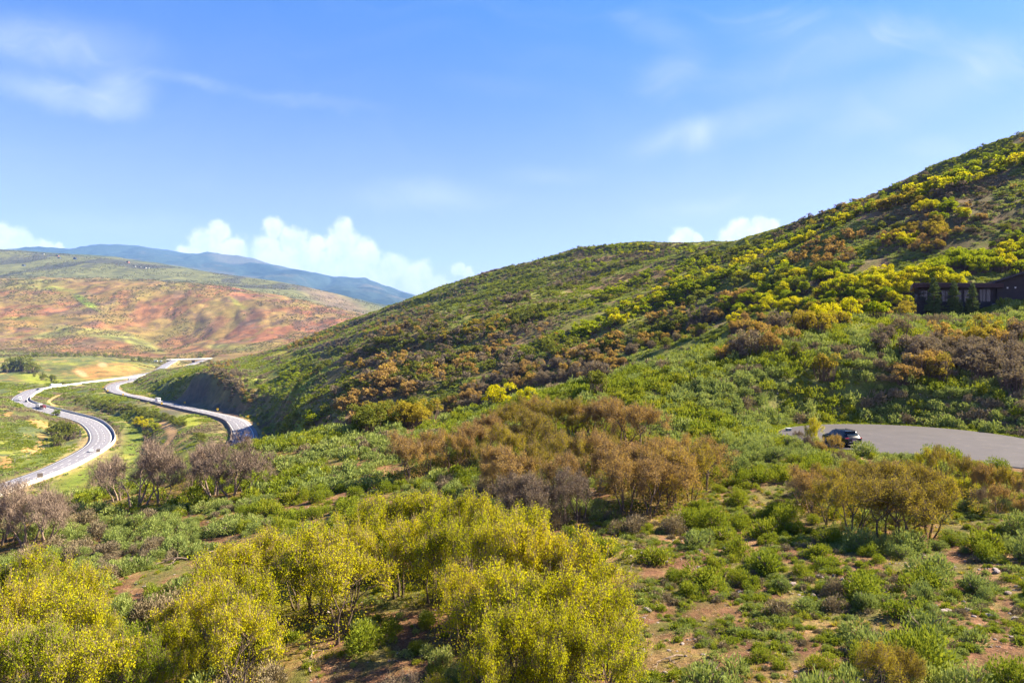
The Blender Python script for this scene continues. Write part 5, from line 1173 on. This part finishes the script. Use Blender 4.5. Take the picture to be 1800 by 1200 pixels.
def wheel(parent, x, y, r=.36, w=.24, spokes=True):
    ty = MB(); sg = 1 if y > 0 else -1
    n = 22; prof = [(r*.62, w/2), (r*.93, w/2), (r, w/2-.04), (r, -w/2+.04), (r*.93, -w/2), (r*.62, -w/2)]
    V = [(x+p*math.cos(2*math.pi*k/n), y+q, r+p*math.sin(2*math.pi*k/n)) for k in range(n) for p, q in prof]; m_ = len(prof)
    ty.add(V, [(k*m_+j, ((k+1) % n)*m_+j, ((k+1) % n)*m_+(j+1) % m_, k*m_+(j+1) % m_) for k in range(n) for j in range(m_)])
    o = ty.build('wheel', M['tyre'], parent)
    rm = MB(); rm.tube((x, y-.06*sg, r), (x, y+w/2*sg-.03*sg, r), r*.6, r*.58, 18)
    if spokes:
        for k in range(5):
            a = 2*math.pi*k/5; rm.tube((x, y+(w/2-.02)*sg, r), (x+r*.55*math.cos(a), y+(w/2-.02)*sg, r+r*.55*math.sin(a)), .045, .03, 5)
    rm.build('rim', M['rim'], o); return o
def car(loc, rz, paint, label, group=None, S=SUV, rails=True, name='car'):
    c = thing(name, label, 'car', loc, rz, group)
    b = car_body(S); me = b.mesh('body', paint, True)
    bo = link('body', me, c); bv = bo.modifiers.new('edge', 'BEVEL'); bv.width = .03; bv.segments = 2; bv.limit_method = 'ANGLE'; bv.angle_limit = R(28)
    for sg in (1, -1):
        for xs_ in ([-1.78, -1.5, -1.12], [-1.0, -.5, -.12], [0.0, .4, .78]):
            side_pane(S, xs_, .10, .86, sg).build('side_window', M['carglass'], c)
    V = [];
    for x in (-2.09, -1.95, -1.80):
        s = lerpS(S, x); V += [(x-.035, s[8]*.92, s[4]+.005), (x-.035, -s[8]*.92, s[4]+.005)]
    MB().add(V, [(0, 1, 3, 2), (2, 3, 5, 4)]).build('rear_window', M['carglass'], c)
    V = []
    for x in (.55, .85, 1.14):
        s = lerpS(S, x); V += [(x+.02, s[8]*.9, s[4]+.014), (x+.02, -s[8]*.9, s[4]+.014)]
    MB().add(V, [(0, 2, 3, 1), (2, 4, 5, 3)]).build('windscreen', M['carglass'], c)
    for sg in (1, -1):
        MB().box(-2.345, -2.05, sg*.60-.0 if sg > 0 else -.91, .91 if sg > 0 else -.60, .90, 1.04, .03).build('tail_lamp', M['tail'], c)
        MB().box(2.02, 2.26, .48 if sg > 0 else -.80, .80 if sg > 0 else -.48, .70, .80, .03).build('headlight', M['lamp_glass'], c)
        MB().box(.78, .95, .95 if sg > 0 else -1.12, 1.12 if sg > 0 else -.95, 1.0, 1.14, .04).build('mirror', paint, c)
        for x in (-1.38, 1.42): wheel(c, x, sg*.80)
        if rails: MB().tube((-1.6, sg*.60, 1.72), (.1, sg*.60, 1.74), .022, n=6).box(-1.5, -1.45, sg*.60-.02, sg*.60+.02, 1.64, 1.73).box(-.05, 0, sg*.60-.02, sg*.60+.02, 1.66, 1.74).build('roof_rail', M['trim'], c)
    MB().box(-2.40, -2.30, -.80, .80, .36, .56, .04).build('bumper', M['trim'], c)
    MB().box(-2.385, -2.35, -.27, .27, .70, .84).build('licence_plate', M['plate'], c)
    MB().box(-2.392, -2.33, -.62, .62, .585, .625).build('bumper_trim', M['chrome'], c)
    MB().box(-2.0, -1.66, -.60, .60, 1.635, 1.675, .015).build('spoiler', paint, c)
    return c
cx_, cy_, _ = hit(1478, 783)
car((cx_, cy_, CULZ+.01), math.atan2(.99, -.14), M['black_paint'], 'black estate car parked at the edge of the turning circle')

# ------------------------------------------------------------------ traffic on the highway
def on_road(L, px, py, side=0.0):
    """a spot on the carriageway surface near photo position (px, py), and the road's heading there"""
    best = min(range(len(L)-1), key=lambda i: (900+1200*L[i, 0]/L[i, 1]-px)**2+((600-1200*L[i, 2]/L[i, 1])-py)**2)
    t = L[best+1]-L[best]; a = math.atan2(t[1], t[0]); n_ = np.array([-math.sin(a), math.cos(a)])
    return (L[best, 0]+n_[0]*side, L[best, 1]+n_[1]*side, L[best, 2]+.02), a
def small_car(L, px, py, side, paint, label, back=False, dark=False):
    p, a = on_road(L, px, py, side); car(p, a+(math.pi if back else 0), paint, label, rails=False)
def truck(p, a, cabm, boxm, label, boxlen=9.0, tank=False, boxtop=None, sleeper=True, trailer2=None):
    t = thing('truck', label, 'truck', p, a)
    cab = MB(); cab.box(boxlen/2+.6, boxlen/2+2.6, -1.2, 1.2, .9, 3.2, .12).box(boxlen/2+2.5, boxlen/2+3.9, -1.05, 1.05, .8, 1.9, .12)
    cab.build('cab', cabm, t)
    if sleeper: MB().prism([(boxlen/2+.62, 3.21), (boxlen/2+1.9, 3.21), (boxlen/2+.62, 3.95)], -1.1, 1.1).build('roof_fairing', cabm, t)
    MB().box(boxlen/2+2.585, boxlen/2+2.62, -1.0, 1.0, 2.05, 2.9).build('windscreen', M['carglass'], t)
    MB().box(-boxlen/2, boxlen/2+3.4, -.45, .45, .75, 1.05).build('chassis', M['trim'], t)
    if tank:
        b = MB(); b.tube((-boxlen/2, 0, 2.15), (boxlen/2-.1, 0, 2.15), 1.12, n=20); b.tube((-boxlen/2-.35, 0, 2.15), (-boxlen/2, 0, 2.15), .7, 1.12, 20); b.build('tank', boxm, t, smooth=False)
    else:
        b = MB(); b.box(-boxlen/2, boxlen/2, -1.28, 1.28, 1.1, 3.95, .06); b.build('cargo_box', boxm, t)
        if boxtop: MB().box(-boxlen/2+.05, boxlen/2-.05, -1.22, 1.22, 3.955, 4.02).build('box_roof', boxtop, t)
        MB().box(-boxlen/2-.04, -boxlen/2-.005, -1.1, 1.1, 1.2, 3.8).build('rear_door', M['darkred_paint'] if boxtop else boxm, t)
    for x in (-boxlen/2+.9, -boxlen/2+2.1, boxlen/2+1.0, boxlen/2+3.2):
        for y in (-1.05, 1.05): wheel(t, x, y, .5, .32, False)
    if trailer2:
        b = MB(); b.box(-boxlen/2-9.2, -boxlen/2-1.2, -1.25, 1.25, 1.0, 3.4, .05); b.build('second_trailer', trailer2, t)
        MB().tube((-boxlen/2-1.3, 0, .9), (-boxlen/2, 0, .9), .1).build('drawbar', M['trim'], t)
        for x in (-boxlen/2-2.2, -boxlen/2-8.2):
            for y in (-1.05, 1.05): wheel(t, x, y, .5, .32, False)
    return t
p, a = on_road(LW, 98, 679.5, -2.5); truck(p, a+math.pi, M['white_carpaint'], M['silver'], 'white tanker lorry on the far arm of the lower carriageway', 13, tank=True)
small_car(LW, 62, 686, -2.5, M['black_paint'], 'dark car ahead of the white tanker lorry', True)
p, a = on_road(LW, 28, 705.5, 0); truck(p, a+math.pi, M['white_carpaint'], M['red_paint'], 'white and red lorry at the far bend of the lower carriageway', 5.5)
small_car(LW, 38, 706, -3.5, M['black_paint'], 'dark car just behind the white and red lorry', True)
p, a = on_road(LW, 69, 717.5, 0); truck(p, a, M['white_carpaint'], M['white_carpaint'], 'white box lorry towing a dark red trailer behind the knoll', 6.5, trailer2=M['darkred_paint'])
small_car(LW, 155, 795, -1.5, M['white_carpaint'], 'white car on the near straight of the lower carriageway', True)
# motorhome on the upper carriageway
p, a = on_road(LE, 276, 705.3, -1.0); a += math.pi
m_ = thing('motorhome', 'white and pink motorhome passing the dark cut slope', 'motorhome', p, a+math.pi)
MB().prism([(-4.4, .55), (3.9, .55), (4.5, 1.0), (4.45, 1.6), (4.2, 3.4), (-4.4, 3.5)], -1.25, 1.25).build('body', M['white_carpaint'], m_)
MB().box(-4.45, -4.41, -.9, .9, 2.1, 2.9).build('rear_window', M['carglass'], m_)
for sg in (1, -1):
    MB().box(-3.6, 2.6, sg*1.255-.008, sg*1.255+.008, 2.2, 2.9).build('side_window', M['carglass'], m_); MB().box(-4.3, 4.0, sg*1.262-.008, sg*1.262+.008, 1.1, 1.5).build('stripe', M['tail'], m_)
    for x in (-2.6, 2.9): wheel(m_, x, sg*1.05, .42, .3, False)
p, a = on_road(LE, 431, 777, -1.5); truck(p, a, M['darkred_paint'], M['white_carpaint'], 'lorry with pale blue box roof behind the bare tree', 9, boxtop=M['blue_white'])
small_car(LE, 417, 770, 3.2, M['darkred_paint'], 'dark red car beside the blue roofed lorry', True)
for px, lab, L_ in [(274, 'larger white trailer parked left of the overpass', 7.5), (283, 'small white trailer parked nearest the overpass', 4)]:
    x_, y_, z_ = hit(px, 636); t = thing('trailer', lab, 'trailer', (x_, y_, z_), .15)
    MB().box(-L_/2, L_/2, -1.2, 1.2, .6, 3.2, .15).build('body', M['white_carpaint'], t); MB().box(-L_/4, L_/4, -1.215, -1.203, 1.7, 2.5).build('side_window', M['carglass'], t)
    for x in (-L_/5, L_/5):
        for y in (-1.0, 1.0): wheel(t, x, y, .4, .25, False)

# ------------------------------------------------------------------ overpass, signs, fence, small posts
q0 = at(303, 633.5, 1545); z_d = -41.5
br = thing('overpass', 'slender road overpass crossing above the carriageway on one pier', 'bridge', (q0[0], q0[1], z_d))
P0 = np.array([0, 0, 0.]); e_ = at(420, 628.6, 1745); P1 = np.array([e_[0]-q0[0], e_[1]-q0[1], 0.0]); dr = P1/np.linalg.norm(P1); nr_ = np.array([-dr[1], dr[0], 0])
def beam(a0, a1, s0, s1, z0, z1):
    c = [P0+dr*a0, P0+dr*a1]; V = [tuple(c[i]+nr_*s+np.array([0, 0, z])) for z in (z0, z1) for i in (0, 1) for s in (s0, s1)]
    return MB().add(V, [(0, 1, 3, 2), (4, 6, 7, 5), (0, 4, 5, 1), (2, 3, 7, 6), (0, 2, 6, 4), (1, 5, 7, 3)])
Lb = float(np.linalg.norm(P1))
beam(-10, Lb, -7, 7, -.4, 0.3).build('deck', M['highway'], br); beam(-10, Lb, -6.2, 6.2, -2.6, -.41).build('girder', M['concrete_dark'], br)
beam(-10, Lb, -7.3, -7.01, -.5, 1.3).build('parapet', M['concrete'], br); beam(-10, Lb, 7.01, 7.3, -.5, 1.3).build('parapet', M['concrete'], br)
pa = 62.0
beam(pa-1.0, pa+1.0, -4.5, 4.5, -14, -2.61).build('pier', M['concrete_dark'], br)
M['yellow'] = plain('yellow_sign_face', (0.80, 0.52, 0.012), .5, var=.05); M['black'] = plain('black_sign_mark', (0.02, 0.02, 0.02), .6, var=.1)
M['post'] = plain('galvanised_post', (0.35, 0.34, 0.32), .6, .3, var=.15); M['signback'] = plain('sign_back', (0.13, 0.105, 0.09), .7, var=.2)
def chevron(p, label, w=1.3, h=1.6, flip=1, group='yellow chevron signs along the upper carriageway'):
    a = math.atan2(p[1], p[0])+math.pi/2      # faces traffic coming from the viewer's side
    t = thing('chevron_sign', label, 'road sign', p, a-math.pi, group)
    t.rotation_euler = (0, 0, math.atan2(-p[0], p[1])*-1+0.0)
    t.rotation_euler = (0, 0, math.atan2(p[1], p[0])-math.pi/2)
    MB().tube((0, 0.05, -.6), (0, 0.05, 2.3), .06).build('post', M['post'], t)
    pn = MB().box(-w/2, w/2, -.04, 0, 1.5, 1.5+h).build('panel', M['yellow'], t)
    zc = 1.5+h/2; k = flip
    V = [(k*-.35, -.047, zc-.6), (k*0, -.047, zc-.6), (k*.35, -.047, zc), (k*0, -.047, zc+.6), (k*-.35, -.047, zc+.6), (0, -.047, zc)]
    V2 = [(x, -.041, z) for x, y, z in V]
    MB().add(V+V2, [(0, 1, 2, 5), (5, 2, 3, 4), (6, 11, 8, 7), (11, 10, 9, 8)]+[(i, (i+1) % 6, 6+(i+1) % 6, 6+i) for i in range(6)]).build('arrow', M['black'], pn)
chs = [(342, 712, 'yellow chevron sign below the bare rock cut', 1), (398, 725, 'yellow chevron sign right of the rock cut, by the road shadow', 1), (428, 738, 'yellow chevron sign on the hill side of the widest bend', 1), (448, 752, 'dim yellow chevron sign inside the hill shadow', 1), (457.5, 768, 'yellow chevron sign nearest the blue roofed lorry', 1)]
def off_road(L, px, py, dist):
    p, a = on_road(L, px, py); n_ = (-math.sin(a), math.cos(a)); x_, y_ = p[0]+n_[0]*dist, p[1]+n_[1]*dist
    return x_, y_
for px, py, lab, k in chs:
    i = min(range(len(LE)), key=lambda j: abs((600-1200*LE[j, 2]/LE[j, 1])-py)+(0 if LE[j, 1] < 640 else 1e3))
    T = LE[i+1]-LE[i]; T = T/np.linalg.norm(T); n_ = np.array([-T[1], T[0]]); x_, y_ = LE[i, 0]-n_[0]*(HE+2.5), LE[i, 1]-n_[1]*(HE+2.5)
    chevron((x_, y_, gz(x_, y_)), lab, flip=k)
for px, py, lab in [(303, 715.5, 'bright yellow sign on the creek barrier beyond the motorhome'), (232, 699, 'small yellow sign on the barrier near the upper bend'), (205, 692, 'yellow sign on the barrier at the tightest bend'), (189, 687, 'farthest yellow sign on the bend of the upper carriageway')]:
    i = min(range(len(LE)), key=lambda j: (900+1200*LE[j, 0]/LE[j, 1]-px)**2+((600-1200*LE[j, 2]/LE[j, 1])-py)**2)
    T = LE[i+1]-LE[i]; T = T/np.linalg.norm(T); n_ = np.array([-T[1], T[0]]); x_, y_ = LE[i, 0]+n_[0]*(HE+1.4), LE[i, 1]+n_[1]*(HE+1.4)
    chevron((x_, y_, LE[i, 2]), lab, flip=-1)
def back_sign(L, px, py, side, label, w, h):
    p, a = on_road(L, px, py, side); x_, y_ = p[0], p[1]; z_ = gz(x_, y_)
    t = thing('road_sign', label, 'road sign', (x_, y_, z_), math.atan2(y_, x_)-math.pi/2)
    for sx in (-w*.3, w*.3): MB().tube((sx, .06, -.4), (sx, .06, 2.4+h), .06).build('post', M['post'], t)
    MB().box(-w/2, w/2, -.04, 0.0, 2.4, 2.4+h).build('panel', M['signback'], t)
back_sign(LW, 146, 807, -HW-1.6, 'brown backed road sign at the barrier near the white car', 2.0, 2.0)
back_sign(LW, 40, 850, -HW-1.8, 'brown backed road sign at the near end of the lower carriageway', 2.4, 2.2)
x_, y_, z_ = hit(141, 774); t = thing('sign_post', 'tall narrow post of stacked plates inside the highway bend', 'road sign', (x_, y_, z_), .4)
MB().tube((0, 0, -.4), (0, 0, 7.2), .12).build('post', M['post'], t)
for k in range(4): MB().box(-.55, .55, -.16, -.13, 2.6+1.15*k, 3.5+1.15*k).build('plate', M['signback'], t)
# wire fence above the near straight
fp = [hit(px, py) for px, py in [(26, 813), (40, 806), (53, 800), (64, 795), (76, 791), (86, 788), (94, 782)]]
fe = thing('wire_fence', 'post and wire fence above the near straight of the highway', 'fence', fp[0])
for a_, b_ in zip(fp[:-1], fp[1:]):
    a_, b_ = np.array(a_)-fp[0], np.array(b_)-fp[0]; nseg = max(1, int(np.linalg.norm(b_-a_)/6))
    for s in range(nseg):
        q = a_+(b_-a_)*s/nseg; MB().tube(tuple(q+np.array([0, 0, -.3])), tuple(q+np.array([0, 0, 2.0])), .09, n=6).build('post', M['post'], fe)
w_ = MB()
for h in (.6, 1.2, 1.8):
    for a_, b_ in zip(fp[:-1], fp[1:]): w_.tube(tuple(np.array(a_)-fp[0]+np.array([0, 0, h])), tuple(np.array(b_)-fp[0]+np.array([0, 0, h])), .015, n=4, caps=False)
w_.build('wire', M['post'], fe)
# marker post and utility box by the turning circle
x_, y_, z_ = hit(1371.5, 747); t = thing('marker_post', 'slim white marker post in the brush left of the turning circle', 'post', (x_, y_, z_))
MB().box(-.07, .07, -.03, .03, -.2, .78, .015).build('post', M['white_carpaint'], t); MB().box(-.08, .08, -.035, .035, .781, .86, .01).build('cap', M['trim'], t)
M['box_green'] = plain('utility_box_paint', (0.17, 0.20, 0.18), .6, var=.15)
x_, y_, z_ = hit(1386, 759); t = thing('utility_box', 'low grey-green utility box with pale lid beside the turning circle', 'utility box', (x_, y_, z_), .25)
MB().box(-.27, .27, -.25, .25, -.1, .42, .03).build('cabinet', M['box_green'], t); MB().box(-.30, .30, -.28, .28, .425, .49, .02).build('lid', M['white_carpaint'], t)
MB().box(-.04, .04, -.27, -.251, .18, .30).build('latch', M['trim'], t)

# ------------------------------------------------------------------ houses far off on the upland
M['brick'] = plain('reddish_house_wall', (0.36, 0.14, 0.09), .8); M['pale_wall'] = plain('pale_house_wall', (0.62, 0.60, 0.55), .8); M['blue_wall'] = plain('dark_blue_house_wall', (0.06, 0.08, 0.13), .7)
for px, py, wpx, hpx, mw_, lab in [(101, 450, 4.5, 2.6, 'brick', 'reddish house highest on the far upland'), (104.5, 452.5, 5, 1.8, 'blue_wall', 'dark building just below the highest reddish house'), (132, 455, 4.5, 3.2, 'blue_wall', 'lone dark blue house on the far upland'), (225, 460.5, 4.5, 3.0, 'brick', 'reddish house with dark trees at the end of the far ridge'), (237, 468, 3, 1.6, 'pale_wall', 'white house first in the far pale row'), (246, 469, 3.4, 1.8, 'pale_wall', 'white house second in the far pale row'), (255.5, 470, 3.6, 1.9, 'pale_wall', 'white house third in the far pale row'), (261, 470, 2.6, 1.6, 'pale_wall', 'white house at the right end of the far pale row'), (42, 467, 5, 2.2, 'blue_wall', 'isolated dark house low on the far upland'), (76, 446, 3, 2.0, 'pale_wall', 'pale house on the skyline of the far upland')]:
    x_, y_, z_ = hit(px, py+1.5); u_ = y_/1200; w2, h2, d2_ = wpx*u_, hpx*u_, wpx*u_*.7
    t = thing('far_house', lab, 'house', (x_, y_, z_-1), .3*math.sin(px))
    MB().box(-w2/2, w2/2, -d2_/2, d2_/2, -2, h2*.7).build('wall', M[mw_], t)
    MB().prism([(-w2*.56, h2*.7+.02), (w2*.56, h2*.7+.02), (0, h2*1.25)], -d2_*.56, d2_*.56).build('roof', M['roof_dark'], t)
    MB().box(-w2*.16, w2*.16, -d2_/2-.12, -d2_/2+.02, h2*.15, h2*.5).build('window', M['carglass'], t)

# ------------------------------------------------------------------ air between the camera and the far ridge
hb = MB(); hb.box(-26500, 25500, -200, 21500, -160, 2600)
hz_m, gg, out = mat('valley_haze'); pv = gg.new('ShaderNodeVolumePrincipled'); pv.inputs['Color'].default_value = (0.25, 0.50, 1.0, 1); pv.inputs['Density'].default_value = 3.6e-5; pv.inputs['Anisotropy'].default_value = 0.0
gg.l.new(pv.outputs[0], out.inputs['Volume'])
ho = hb.build('haze', hz_m); tag(ho, 'thin blue air filling the valley', kind='stuff')
